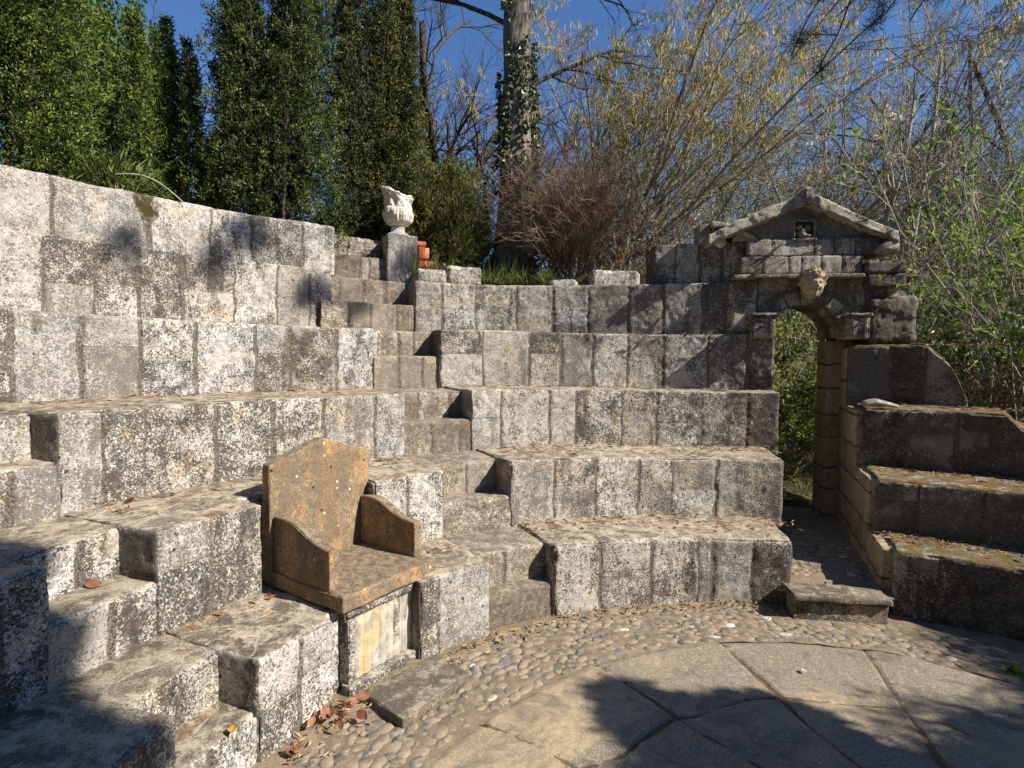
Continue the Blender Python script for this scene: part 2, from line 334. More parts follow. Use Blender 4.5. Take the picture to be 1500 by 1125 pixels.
# ------------------------------------------------------------------ seating terraces
def Rk(k, a):
    a = np.asarray(a, float)
    if k == 0: return np.interp(a, [-70, -45, -30], [2.376, 2.376, 2.36])
    if k == 1: return 2.879+0*a
    if k == 2: return 3.486+0*a
    b = np.interp(a, [-45, 0, 14], [4.25, 3.97, 3.82])
    return b if k == 3 else b+np.interp(a, [-20, -8, 0, 7, 13], [.45, .22, .09, .05, .05])+(0 if k == 4 else .45)
LV = [0, .4058, .8178, 1.2556, 1.7349, 2.195]
def lvl(k, a):
    a = np.asarray(a, float); s = 1. if 0 < k < 5 else 0.
    return LV[k]+s*np.interp(a, [-75, -40, -33, -20, 0, 14], [-.014, -.010, .0, .012, -.004, .004])
def layout(seed, a0, a1, joints, r, z0, z1, split=.2, jw=(.007, .017)):
    """ashlar pattern of one riser: angles of the upright joints, an optional bed joint in each column"""
    g = RS(seed); J = np.array(sorted(joints)); n = len(J)+1
    sp_ = np.where(g.rand(n) < split, z0+(z1-z0)*g.uniform(.32, .68, n), -9.)
    w = g.uniform(jw[0], jw[1], n+1); ra = g.rand(n); rb = g.rand(n)
    def f(W, ang):
        wob = .010*fbm(W, 9, 2, seed)+.004*fbm(W, 40, 1, seed)
        i = np.searchsorted(J, ang+np.degrees(wob/r)) if len(J) else np.zeros(len(ang), int)
        d = np.full(len(ang), 9.); ww = np.full(len(ang), .01)
        if len(J):
            D = np.abs((ang[:, None]-J[None])*rad(1)*r+wob[:, None]); k = D.argmin(1); d = D[np.arange(len(D)), k]; ww = w[k]
        s = sp_[i]; dz = np.abs(W[:, 2]-s+wob*.8); up = W[:, 2] > s
        jj = np.maximum(1-sstep(ww*.5, ww*1.5, d), .55*(1-sstep(.003, .010, dz)))
        return np.where(up, ra[i], rb[i]), jj
    return f
def tier(name, parent, k, a0, a1, joints, seed, mat, algae, moss, Rf=None, Lf=None, faces='FTLR', ztop=None, split=.2, depth=None, zb=None, res=.0125, rho=.015, topshape=None, side_al=.4):
    Rf = Rf or (lambda a: Rk(k, a)); Lf = Lf or (lambda a: lvl(k+1, a))
    rm = float(Rf((a0+a1)/2)); zb = (LV[k]-.07) if zb is None else zb
    dp = depth or (float(Rk(k+1, (a0+a1)/2))-rm+.14)
    zt = ztop or float(Lf((a0+a1)/2)); sx = rad(a1-a0)*rm; sz = zt-zb
    def fmap(P):
        a = a0+np.degrees(P[:, 0]/rm); r = Rf(a)+P[:, 1]
        t = P[:, 2]/sz; top = (Lf(a) if ztop is None else zt)
        if topshape is not None: top = topshape(a, top, P)
        z = zb+(top-zb)*t; q = np.radians(a)
        return np.stack([CX+r*np.sin(q), CY+r*np.cos(q), z], 1)
    lay = layout(seed, a0, a1, joints, rm, LV[k], zt, split)
    def at(W, P, nb):
        ang = np.degrees(np.arctan2(W[:, 0]-CX, W[:, 1]-CY)); rn, j = lay(W, ang)
        side = np.abs(nb[:, 0]) > .7
        j = np.where(side, 0, j)*(1-sstep(.3, .8, nb[:, 2])); al = algae(ang, W)+np.where(side, side_al, 0)+.18*fbm(W, 2.2, 2, 77)
        back = sstep(.12, .02, np.abs(P[:, 1]-(dp-.14)))*.35*(nb[:, 2] > .7)
        return np.stack([rn, j, np.clip(al+back, 0, 1.2), moss(ang, W, P, nb)], 1)
    V, F, A = rblock((sx, dp, sz), fmap, res, rho, faces, rough(.0045, .003, seed, .024), at, .02)
    return obj(name, V, F, mat, parent, A)

a_left = lambda a, W: .02+.0*a
a_right = lambda a, W: np.interp(a, [-27, -8, 2, 15], [.0, .02, .10, .32])+.10*np.clip((W[:, 2]-1.2), 0, 1)
def moss_left(a, W, P, nb):
    return .05*(nb[:, 2] > .5)+.22*(np.abs(nb[:, 0]) > .7)
def moss_right(a, W, P, nb):
    return np.interp(a, [-10, 14], [0, .16])+.12*np.clip(W[:, 2]-1.3, 0, 1)

SL, SM = (-75.5, -67.4), (-35.9, -26.6)       # angular width of the two stair flights
t_left = thing('stone_terrace', 'tall pale stone seating terrace with the carved throne in front of it', 'seating terrace', polar(2.4, -52))
JT = [[-66.4+1.6, -60.71, -43.65], [-63.08, -57.96, -52.5, -46.8, -41.2], [-64.73, -61.73, -55.9, -50.44, -45.0, -39.15],
      [-64.95, -60.66, -56.47, -52.14, -46.8, -43.56, -38.79], []]
tier('seating_tier', t_left, 0, SL[1], -58.4, [-62.6], 11, MS['stone'], a_left, moss_left)
tier('seating_tier', t_left, 0, -46.4, SM[0], [-43.65], 12, MS['stone'], a_left, moss_left)
tier('seating_tier', t_left, 0, -58.9, -45.4, [], 13, MS['stone'], a_left, moss_left, Rf=lambda a: 2.46+0*np.asarray(a), Lf=lambda a: .375+0*np.asarray(a), faces='FT', depth=.55)
tier('seating_tier', t_left, 1, SL[1]-.4, -58.05, [-63.08], 21, MS['stone'], a_left, moss_left)
tier('seating_tier', t_left, 1, -45.2, SM[0], [-40.9], 27, MS['stone'], a_left, moss_left)
tier('seating_tier', t_left, 1, -58.6, -44.8, [], 28, MS['stone'], a_left, moss_left, Rf=lambda a: 3.04+0*np.asarray(a), faces='FT', depth=.55)
for k in (2,):
    tier('seating_tier', t_left, k, SL[1]-.4, SM[0]+(.4 if k > 1 else 0), JT[k], 20+k, MS['stone'], a_left, moss_left)
tier('seating_tier', t_left, 3, -96, -34.4, JT[3]+[-70.5, -75, -80, -85.5, -91], 24, MS['stone'], a_left, moss_left, split=.35)
# the blind wall above the seats
wall_top = lambda a: np.interp(np.asarray(a, float), [-95, -63, -51, -40, -36], [2.56, 2.567, 2.59, 2.60, 2.60])
Rw = lambda a: Rk(4, a)
W1 = thing('stone_wall', 'high pale retaining wall of lichened blocks below the yew trees', 'wall', polar(4.75, -60, 1.7))
mosswall = lambda a, W, P, nb: .62*np.exp(-((a+53.6)/1.6)**2)*sstep(2.2, 2.5, W[:, 2])+.3*(np.exp(-((a+59.5)/2)**2)*sstep(1.6, 1.75, W[:, 2])*sstep(2, 1.75, W[:, 2]))
tier('lower_course', W1, 4, -96, -37.2, [-60.57, -57.25, -54.21, -50.79, -46.39, -42.55, -39.4, -66, -71, -76, -81.3, -87, -92], 31, MS['stone'], a_left, mosswall, Rf=Rw, Lf=lambda a: wall_top(a)-.36, faces='FTLR', depth=.4, split=.35, rho=.012)
tier('upper_course', W1, 4, -96, -36.8, [-59.88, -53.3, -48.45, -44.79, -40.03, -66.5, -74, -83, -90], 32, MS['stone'], a_left, mosswall, Rf=lambda a: Rw(a)+.006, Lf=wall_top, faces='FTLRB', depth=.4, split=.15, zb=2.17, rho=.02)

t_right = thing('stone_terrace', 'curved stone seating terrace between the middle stairs and the arched gate', 'seating terrace', polar(2.4, -8))
EN = [th(1161, 840, 2.36), th(1148, 710, 2.879), th(1141, 620, 3.486), th(1134, 540, 3.83), 12.2]
JR = [[-18.18, -10.07, -2.72, -.53, 5.33], [-20.05, -13.89, -7.56, -2.83, 3.42], [-23.01, -16.39, -12.71, -6.51, -1.69, 4.2, 10.13],
      [-21.97, -16.15, -12.04, -8, -3.56, .93, 6.33, 10.98], [-25.07, -21., -16.24, -12, -7.85, -3.1, 1.09, 5.69, 8.6]]
ST = [-25.6, -26.55, -27.0, -27.2, -28.2]
for k in range(5):
    tier('seating_tier', t_right, k, ST[k], EN[k], JR[k], 40+k, MS['stone'], a_right, moss_right, split=.15 if k != 2 else .4, depth=None if k < 4 else .62, res=.0125, rho=.022 if k < 2 else .014)
# left of the left stairs (in shade)
t_end = thing('stone_terrace', 'shaded end of the seating terrace left of the lower stairs', 'seating terrace', polar(2.4, -82))
for k in range(3):
    tier('seating_tier', t_end, k, -100, SL[0], [-78.6, -84, -89, -95], 60+k, MS['stone'], a_left, moss_left, res=.016)
# right wing behind the gate
RR = [2.42, 2.86, 3.427, 3.95]; LR = [0, .3978, .7382, 1.1725, 1.655]
t_wing = thing('stone_terrace', 'dark mossy seating terrace right of the gate, in its own shade', 'seating terrace', polar(2.6, 32))
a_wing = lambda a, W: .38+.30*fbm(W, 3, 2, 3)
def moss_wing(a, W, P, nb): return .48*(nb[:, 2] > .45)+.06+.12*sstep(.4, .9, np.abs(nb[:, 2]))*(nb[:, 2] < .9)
A0 = [24.35, 23.4, 23.2, 22.9]; A1 = [50, 50, 46, 34.4]
JW = [[29.45, 36.6, 41, 46], [28.09, 34.91, 40, 45], [27.97, 32.93, 36.96, 41.5], [27.0, 30.4]]
for k in range(4):
    ts = None
    if k == 3: ts = lambda a, top, P: top-.42*np.clip((a-29.3)/5.1, 0, 1)**2.3-.02*vnoise(np.stack([a*.7, P[:, 1]*5, a*0], 1), 5)*(a > 29)
    if k == 2: ts = lambda a, top, P: top-.10*sstep(37.0, 39.0, a)
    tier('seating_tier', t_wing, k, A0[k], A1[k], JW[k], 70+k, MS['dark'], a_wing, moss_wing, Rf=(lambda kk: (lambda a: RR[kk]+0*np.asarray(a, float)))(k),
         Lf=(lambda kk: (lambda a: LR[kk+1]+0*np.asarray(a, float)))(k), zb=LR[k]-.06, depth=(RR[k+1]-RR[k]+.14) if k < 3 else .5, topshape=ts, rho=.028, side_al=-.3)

# ------------------------------------------------------------------ stairs
def seg(parent, name, r0, r1, a0, a1, zb, zt, seed, mat=None, faces='FT', al=.25, mo=.05, split=.0, nj=2, rho=.02):
    g = RS(seed); js = list(np.linspace(a0, a1, nj+2)[1:-1]+g.uniform(-1, 1, nj)) if nj else []
    return tier(name, parent, 0, a0, a1, js, seed, mat or MS['step'], lambda a, W: al+0*a, lambda a, W, P, nb: mo+0*a,
                Rf=lambda a: r0+0*np.asarray(a, float), Lf=lambda a: zt+0*np.asarray(a, float), faces=faces, depth=r1-r0, zb=zb, rho=rho, split=split)
s_mid = thing('stone_stairs', 'narrow worn stone stairs climbing through the middle of the terraces to the urn', 'stairs', polar(2.4, -31))
spec = [(0, .20, .14), (1, .60, .22), (2, 1.045, .20), (3, 1.515, .20)]
for k, zt, d in spec:
    r0 = float(Rk(k, -31)); a0, a1 = SM
    if k == 2: a0 = -35.3
    if k == 3: a0 = -34.6
    ztn = float(lvl(k+1, -31))-.012
    seg(s_mid, 'step', r0+(.012 if k else .03), r0+d+.1, a0-.5, a1+1.4, LV[k]-.05, zt, 100+k, al=.20, nj=(2 if k > 1 else 0))
    seg(s_mid, 'step', r0+d, float(Rk(k+1, -31))+.06, a0-.5, a1+1.4, zt-.05, ztn, 110+k, al=.12, nj=(2 if k > 1 else 1))
r5 = float(Rk(4, -31))
for i, (dr, zb, zt, a0, a1) in enumerate([(.0, 1.68, 1.97, -38.6, -27.8), (.19, 1.9, 2.20, -37.4, -27.8), (.36, 2.1, 2.43, -36.9, -29.6), (.50, 2.35, 2.625, -36.9, -29.6)]):
    seg(s_mid, 'step', r5+dr, r5+dr+.5, a0, a1, zb, zt, 120+i, al=.15, mo=.06, nj=3, rho=.012)
s_left = thing('stone_stairs', 'worn stone stairs half in shadow at the lower left of the theatre', 'stairs', polar(2.4, -71.5))
for k, zt, d in [(0, .19, .20), (1, .60, .22), (2, 1.03, .2)]:
    r0 = float(Rk(k, -71)); ztn = float(lvl(k+1, -71))-.01; a0, a1 = SL
    if k == 2: a0, a1 = -74.5, -67.9
    seg(s_left, 'step', r0+.012, r0+d+.1, a0-.6, a1+.6, LV[k]-.05, zt, 130+k, mat=MS['stone'], al=.02, nj=1)
    seg(s_left, 'step', r0+d, float(Rk(k+1, -71))+.06, a0-.6, a1+.6, zt-.05, ztn, 140+k, mat=MS['stone'], al=.02, nj=1)

# ------------------------------------------------------------------ generic placed blocks
def frame(o, psi):
    a = rad(psi); t = np.array([math.cos(a), -math.sin(a), 0]); n = np.array([math.sin(a), math.cos(a), 0]); o = np.array([o[0], o[1], 0.])
    return lambda u, v, z: o+np.outer(u, t)+np.outer(v, n)+np.outer(z, [0, 0, 1.])
def blk(name, parent, fr, u0, u1, v0, v1, z0, z1, mat, seed=0, res=.014, rho=.014, al=.3, mo=.0, shape=None, amp=(.004, .002), chip=.01, faces='FBLRTD', joints=None, rnd=None, loc=None, acc=None):
    """weathered box u0..u1 (right), v0..v1 (away), z0..z1 in a local frame; shape may warp (u,v,z)"""
    g = RS(seed+7); rv = g.rand() if rnd is None else rnd
    def fmap(P):
        u, v, z = u0+P[:, 0], v0+P[:, 1], z0+P[:, 2]
        if shape: u, v, z = shape(u, v, z)
        return fr(u, v, z)
    def at(W, P, nb):
        j = np.zeros(len(P)); rn = np.full(len(P), rv)
        if joints:
            wob = .006*fbm(W, 12, 2, seed)
            for (ax, x) in joints: j = np.maximum(j, 1-sstep(.004, .013, np.abs((P[:, 0]+u0 if ax == 'u' else P[:, 2]+z0)-x+wob)))
            iu = np.searchsorted(sorted(x for a, x in joints if a == 'u'), P[:, 0]+u0); iz = np.searchsorted(sorted(x for a, x in joints if a == 'z'), P[:, 2]+z0)
            rn = (iu*.37+iz*.61+rv) % 1
        return np.stack([rn, j, np.clip(al+.2*fbm(W, 4, 2, 21), 0, 1.2), np.full(len(P), mo)+.25*mo*fbm(W, 5, 2, 8)], 1)
    r = rblock((u1-u0, v1-v0, z1-z0), fmap, res, rho, faces, rough(amp[0], amp[1], seed, chip), at)
    if acc is not None: acc.add(*r); return None
    return obj(name, r[0], r[1], mat, parent, r[2], loc=loc)

# ------------------------------------------------------------------ throne
TK = (-.548, 2.654); fT = frame(TK, -56.13)
thr = thing('stone_throne', 'orange stained stone throne with gabled back and curved arms', 'throne', (*TK, 0))
D = .573
blk('seat_slab', thr, fT, -.304, .304, 0, D, .383, .459, MS['throne'], 1, .012, .009, amp=(.003, .0015), chip=.012)
def gable(u, v, z):
    top = 1.076-.099*np.clip(np.abs(u)/.312, 0, 1)**1.0
    return u, v, .40+(z-.40)*(top-.40)/(1.076-.40)
blk('backrest', thr, fT, -.312, .312, D-.052, D+.012, .40, 1.076, MS['throne'], 2, .012, .006, shape=gable, amp=(.003, .001), chip=.006)
def arm(u, v, z):
    t = np.clip((v-.1)/(D-.17), 0, 1); top = .184+.085*sstep(.12, .72, t)+.006*np.sin(t*9)
    return u, v, .455+(z-.455)*top/.184
for s in (-1, 1):
    c = s*.268
    blk('armrest', thr, fT, c-.027, c+.027, .10, D-.056, .455, .639, MS['throne'], 5+s, .012, .006, shape=arm, amp=(.002, .001), chip=.006)
blk('pedestal', thr, fT, -.262, .262, .035, .30, -.03, .378, MS['block'], 8, .014, .006, al=-.1, rnd=.3, amp=(.003, .0015))
pan = Acc()
for (u0, u1, z0, z1, v0, v1, s) in [(-.262, .262, .340, .372, .012, .05, 1), (-.262, -.222, .05, .335, .012, .05, 2), (.222, .262, .05, .335, .012, .05, 3), (-.272, .272, -.02, .045, -.012, .05, 4)]:
    blk('', None, fT, u0, u1, v0, v1, z0, z1, None, 150+s, .012, .006, rnd=.3, al=-.15, acc=pan)
pan.obj('panel_frame', MS['block'], thr)
fl = Acc()
gu, gz = np.meshgrid(np.linspace(-.215, .215, 150), np.linspace(.05, .335, 30), indexing='ij'); u = gu.ravel(); z = gz.ravel()
v = .033-.010*np.abs(np.sin((u+.215)/.43*math.pi*9))**.6+.002*fbm(np.stack([u, z, u*0], 1), 25, 2)
I = (np.arange(149)[:, None]*30+np.arange(29)[None]).ravel(); yel = sstep(-.20, -.17, u)*sstep(-.01, -.05, u)*(.75+.3*vnoise(np.stack([u*12, z*7, u*0], 1)))
fl.add(fT(u, v, z), np.stack([I, I+30, I+31, I+1], 1), np.stack([np.clip(yel, 0, 1), u*0, u*0, u*0], 1))
fl.obj('fluted_panel', MS['panel'], thr)

# ------------------------------------------------------------------ gate
GP = (2.50, 4.83); GPSI = 9.; fG = frame(GP, GPSI)
gate = thing('stone_gate', 'arched stone gate with a small pediment and a carved head on its keystone', 'gate', (*GP, 0))
g_ = MS['gate']; ZS = 1.70; RI = .288; TH = .58
jz = [('z', z) for z in np.cumsum([.13, .24, .19, .27, .2, .24, .22])]
blk('gate_pier', gate, fG, -.74, -RI, .34, TH, -.05, ZS, MS['jamb'], 201, .016, .012, al=.25, joints=jz)
blk('gate_pier', gate, fG, RI, .72, .30, TH, -.05, ZS, MS['jamb'], 202, .016, .012, al=.05, joints=jz)
# arch ring
def ring(r0, r1, v0, v1, nb_, seed, mat, name, a0=0., a1=math.pi):
    rm = (r0+r1)/2; sx = (a1-a0)*rm
    def fmap(P):
        q = math.pi-(a0+P[:, 0]/rm); r = r0+P[:, 2]; k = .985
        return fG(r*np.cos(q), v0+P[:, 1], ZS+.02+r*np.sin(q)*k)
    def at(W, P, nb):
        t = P[:, 0]/sx*nb_; j = 1-sstep(.005, .014, np.abs(t-np.round(t))*sx/nb_); j *= (np.round(t) > 0)*(np.round(t) < nb_)
        return np.stack([(np.floor(t)*.37) % 1, j*.8, .30+.2*fbm(W, 5, 2, 3), 0*j], 1)
    r = rblock((sx, v1-v0, r1-r0), fmap, .014, .01, 'FBLRTD', rough(.004, .002, seed), at); return obj(name, r[0], r[1], mat, gate, r[2])
ring(RI, RI+.11, .012, TH, 9, 205, g_, 'arch_ring')
# spandrel wall above the arch
def spand(u, v, z):
    R = RI+.06; lo = np.where(np.abs(u) < R, ZS+np.sqrt(np.maximum(R*R-u*u, 0)), ZS)
    return u, v, lo+(z-ZS)/(2.215-ZS)*(2.215-lo)
blk('spandrel', gate, fG, -.60, .80, .03, TH-.04, ZS, 2.215, g_, 206, .014, .012, al=.42, shape=spand, joints=[('u', -.44), ('u', .46), ('z', 1.97), ('u', .62)])
blk('string_course', gate, fG, -.62, .42, -.06, TH, 2.205, 2.245, g_, 207, .014, .01, al=.35)
blk('string_course', gate, fG, .44, .82, -.04, TH, 2.205, 2.235, g_, 208, .014, .01, al=.5, mo=.45)
blk('lower_course', gate, fG, -.56, .425, .0, TH-.1, 2.25, 2.402, g_, 209, .014, .012, al=.32, joints=[('u', -.37), ('u', -.16), ('u', -.06), ('u', .10), ('u', .26)])
blk('end_block', gate, fG, .432, .735, -.05, TH-.1, 2.243, 2.345, MS['dark'], 210, .014, .016, al=.6, mo=.1)
blk('end_block', gate, fG, .432, .735, -.055, .45, 2.13, 2.24, MS['dark'], 211, .014, .016, al=.6, mo=.15)
blk('end_block', gate, fG, .455, .85, -.03, .5, 1.655, 2.06, MS['dark'], 212, .014, .05, al=.45, mo=.12, amp=(.014, .004), chip=.05, joints=[('u', .66)])
blk('upper_course', gate, fG, -.49, .56, .015, TH-.12, 2.406, 2.552, g_, 213, .014, .012, al=.32, joints=[('u', -.3), ('u', .04), ('u', .2), ('u', .36)])
# pediment: tympanum and raking cornices
def tymp(u, v, z):
    top = 2.86-(np.abs(u+.05))*.43
    return u, v, 2.55+(z-2.55)*(np.maximum(top, 2.56)-2.55)/.30
blk('tympanum', gate, fG, -.60, .55, .05, TH-.12, 2.55, 2.85, g_, 214, .012, .006, al=.25, shape=tymp)
for s, w, sl in ((-1, .78, .425), (1, .72, .475)):
    def rake(u, v, z, s=s, sl=sl):
        return -.05+s*u, v, z+2.93-sl*u
    r = blk('raking_cornice', gate, fG, 0 if s > 0 else .004, w, -.05, TH-.1, -.10, 0, g_, 216+s, .014, .012, al=.28, shape=rake, amp=(.012, .005), chip=.03)
    r.data.flip_normals() if s < 0 else None
blk('finial', gate, fG, -.09, -.012, -.10, .2, 2.84, 2.955, g_, 219, .012, .02, al=.2, amp=(.01, .003))
def shard(u, v, z): return u+(z-2.49)*.6, v, z
blk('broken_fragment', gate, fG, .50, .68, -.05, .25, 2.40, 2.52, g_, 220, .014, .04, al=.05, amp=(.02, .004), shape=lambda u, v, z: (u, v, 2.40+(z-2.40)*(.5+.9*np.abs(u-.50)/.18)))
# niche with a small carved relief
nic = Acc()
for q in [(-.135, -.118, 2.555, 2.70), (.028, .045, 2.555, 2.70), (-.135, .045, 2.69, 2.71), (-.145, .055, 2.535, 2.555)]:
    blk('', None, fG, q[0], q[1], .0, .09, q[2], q[3], None, 221, .012, .004, al=.2, acc=nic)
nic.obj('niche_frame', g_, gate)
def blob(c, rad3, seed, amp, f, n=28):
    a, b = np.meshgrid(np.linspace(0, 2*math.pi, n, endpoint=False), np.linspace(0, math.pi, n//2+2), indexing='ij'); m = n//2+2
    P = np.stack([np.sin(b)*np.cos(a), np.sin(b)*np.sin(a), np.cos(b)], -1).reshape(-1, 3)
    d = 1+amp*fbm(P+seed, f, 3, seed)
    i = np.arange(n)[:, None]; j = np.arange(m-1)[None]; F = np.stack([i*m+j, i*m+j+1, ((i+1) % n)*m+j+1, ((i+1) % n)*m+j], -1).reshape(-1, 4)
    return P*d[:, None]*np.array(rad3)+np.array(c), F
rel = Acc()
for (u, z, su, sz, sd) in [(-.06, 2.60, .045, .04, 1), (-.02, 2.635, .03, .03, 2), (-.085, 2.645, .03, .022, 3), (-.045, 2.575, .06, .018, 4)]:
    p, f = blob((0, 0, 0), (su, .03, sz), sd, .3, 2.2, 16); rel.add(fG(u+p[:, 0], .02+p[:, 1], z+p[:, 2]), f, (.6, 0, .1, 0))
rel.obj('carved_relief', MS['step'], gate)
# imposts
for (u0, u1, s) in ((-.47, -.285, 1), (.30, .445, 2)):
    im = Acc()
    blk('', None, fG, u0, u1, -.115, .2, 1.70, 1.885, None, 230+s, .012, .012, al=.02, acc=im)
    blk('', None, fG, u0-.012, u1+.012, -.135, .2, 1.885, 1.912, None, 232+s, .012, .01, al=.05, acc=im)
    blk('', None, fG, u1-.045, u1-.02, -.128, -.1, 1.70, 1.885, None, 234+s, .012, .008, al=.1, acc=im)
    im.obj('impost', MS['block'] if s == 1 else g_, gate)
# carved head on the keystone
def head():
    n, m = 72, 60
    a, b = np.meshgrid(np.linspace(0, 2*math.pi, n, endpoint=False), np.linspace(0.02, math.pi-.02, m), indexing='ij')
    P = np.stack([np.sin(b)*np.sin(a), -np.sin(b)*np.cos(a), np.cos(b)], -1).reshape(-1, 3)     # -y is the face
    x, y, z = P.T; fr_ = np.clip(-y, 0, 1)
    g = lambda cx, cz, sx, sz: np.exp(-((x-cx)/sx)**2-((z-cz)/sz)**2)*(fr_ > .1)
    d = np.zeros(len(P))
    d += .26*g(0, -.08, .10, .17)+.16*g(0, -.17, .15, .07)                 # nose, nostrils
    d += .10*(g(-.30, .16, .22, .07)+g(.30, .16, .22, .07))                # brow
    d -= .13*(g(-.30, .02, .15, .09)+g(.30, .02, .15, .09)); d += .07*(g(-.30, .01, .08, .05)+g(.30, .01, .08, .05))
    d += .09*(g(-.42, -.22, .2, .16)+g(.42, -.22, .2, .16))                # cheeks
    d -= .14*g(0, -.42, .20, .035); d += .08*(g(0, -.35, .17, .035)+g(0, -.49, .15, .04)); d += .14*g(0, -.72, .22, .14)
    hair = sstep(.38, .50, z+.22*np.abs(x)**2+.35*np.clip(y+.1, 0, 1)+.2*np.clip(np.abs(x)-.72, 0, 1)*3)
    curl = np.abs(np.sin(7*a.ravel()+2*z*5))*np.abs(np.sin(9*b.ravel()))
    d += hair*(.16+.14*curl+.06*fbm(P, 5, 2, 3))
    d += .16*(np.exp(-((np.abs(x)-.98)/.12)**2-((z+.02)/.16)**2-((y-.02)/.14)**2))      # ears
    d += .02*fbm(P, 6, 2, 9)
    Q = P*(1+d)[:, None]*np.array([.084, .115, .120])
    i = np.arange(n)[:, None]; j = np.arange(m-1)[None]; F = np.stack([i*m+j, i*m+j+1, ((i+1) % n)*m+j+1, ((i+1) % n)*m+j], -1).reshape(-1, 4)
    return fG(Q[:, 0]+.012, Q[:, 1]-.05, Q[:, 2]+2.150), F, np.tile([.6, 0, .12, 0], (len(Q), 1))
hv, hf, ha = head(); kh = obj('keystone_head', hv, hf, MS['jamb'], gate, ha); tag(kh, 'carved stone head with curly hair')
# little arched stub left of the gate
stub = thing('stone_stub', 'small weathered stone stub with a curved hollow beside the gate pediment', 'stonework', fG(-.86, .1, 2.55)[0])
fS = fG
blk('upright', stub, fS, -.90, -.80, .05, .35, 2.53, 2.70, MS['gate'], 240, .014, .01, al=.5)
blk('upright', stub, fS, -.795, -.755, .04, .3, 2.53, 2.69, MS['gate'], 241, .014, .01, al=.6)
blk('cap', stub, fS, -.80, -.42, .02, .35, 2.655, 2.70, MS['gate'], 242, .014, .012, al=.3, shape=lambda u, v, z: (u, v, z-.9*np.clip(u+.74, 0, 1)**1.6+.012))
p_, f_ = blob((0, 0, 0), (.065, .08, .05), 3, .1, 2, 20); obj('round_stone', fS(-.70+p_[:, 0], .16+p_[:, 1], 2.545+p_[:, 2]), f_, MS['white'], stub, np.tile([.6, 0, 0, 0], (len(p_), 1)))

# ------------------------------------------------------------------ top edge: pier, urn, bricks, loose blocks
def at_polar(r, a): return frame(polar(r, a), a)
fP = frame(polar(4.90, -28.5), -24)
pier = blk('stone_pier', None, fP, -.145, .145, -.02, .30, 2.18, 2.655, MS['block'], 250, .013, .012, al=.12, mo=.08, loc=tuple(polar(5.0, -28.5, 2.2)))
tag(pier, 'square mottled stone pier carrying the broken white urn', 'pier')
cu = cyl(583, 345, 5.03)
urn = thing('garden_urn', 'broken white stone urn carved with leaves, on the square pier', 'urn', (cu[0], cu[1], 2.655))
def lathe(prof, n, mod=None):
    Z = np.array([p[1] for p in prof]); R = np.array([p[0] for p in prof]); t = np.linspace(0, 1, len(Z)); tt = np.linspace(0, 1, len(Z)*7)
    R = np.interp(tt, t, R); Z = np.interp(tt, t, Z); m = len(tt)
    a = np.linspace(0, 2*math.pi, n, endpoint=False)[:, None]; R2 = np.broadcast_to(R, (n, m)).copy(); Z2 = np.broadcast_to(Z, (n, m)).copy(); A2 = np.broadcast_to(a, (n, m))
    if mod: R2, Z2 = mod(A2, R2, Z2, tt)
    V = np.stack([R2*np.cos(A2), R2*np.sin(A2), Z2], -1).reshape(-1, 3)
    i = np.arange(n)[:, None]; j = np.arange(m-1)[None]; F = np.stack([i*m+j, ((i+1) % n)*m+j, ((i+1) % n)*m+j+1, i*m+j+1], -1).reshape(-1, 4); return V, F
ub = np.array([cu[0], cu[1], 2.655])
V, F = lathe([(0, 0), (.115, 0), (.12, .012), (.10, .028), (.072, .045), (.062, .07), (.068, .085), (.06, .10), (0, .10)], 48)
V[:, :2] *= 1.0; obj('foot', V+ub, F, MS['white'], urn, np.tile([.6, 0, .05, 0], (len(V), 1)))
def bowlmod(a, R, Z, t):
    leaf = np.abs(np.sin(a*5))**.7; lo = sstep(.09, .14, Z)*sstep(.27, .20, Z)
    R = R*(1+.13*lo*(leaf-.5)+.05*np.sin(a*30)*lo*.5)
    up = sstep(.22, .28, Z); q = np.stack([np.cos(a)*1.6, np.sin(a)*1.6, Z*9], -1).reshape(-1, 3); nz = fbm(q, 1.0, 3, 4).reshape(a.shape)
    R = R*(1+up*(.26*nz+.05*np.abs(np.sin(a*4+Z*9))))
    side = np.cos(a-math.pi)                        # higher on the left
    Z = Z+up*(Z-.20)*(.16*side-.10+.10*nz)
    return R, Z
V, F = lathe([(.0, .09), (.05, .095), (.085, .11), (.120, .145), (.138, .19), (.142, .225), (.134, .255), (.118, .275), (.122, .31), (.118, .35), (.130, .395), (.142, .425), (.130, .445), (.108, .43), (.095, .37), (.085, .3), (0, .28)], 110, bowlmod)
V = V+.004*fbm(V, 30, 2, 5)[:, None]*np.array([1, 1, .3])
obj('bowl', V+ub, F, MS['white'], urn, np.tile([.6, 0, .05, 0], (len(V), 1)))
def brickobj(px_, r, sx, sy, sz, psi, label, mat):
    p = cyl(px_[0], px_[1], r); f = frame(p, psi)
    o = blk('brick', None, f, -sx/2, sx/2, -sy/2, sy/2, p[2]-sz/2, p[2]+sz/2, mat, int(px_[0]), .02, .004, loc=tuple(p), amp=(.001, .001), chip=.003)
    return tag(o, label, 'brick', 'loose bricks beside the pier')
brickobj((621, 387), 4.92, .165, .09, .05, -22, 'orange brick lying flat at the bottom of the brick pile by the pier', MS['brick'])
brickobj((616, 371), 4.92, .055, .09, .115, -24, 'orange brick standing on end against the pier', MS['brick'])
brickobj((624, 372), 4.97, .045, .09, .10, -20, 'pale orange brick standing on end, the outer one of the pile', MS['brick_pale'])
brickobj((616, 358), 4.92, .085, .09, .04, -24, 'orange brick laid across the top of the upright bricks', MS['brick'])
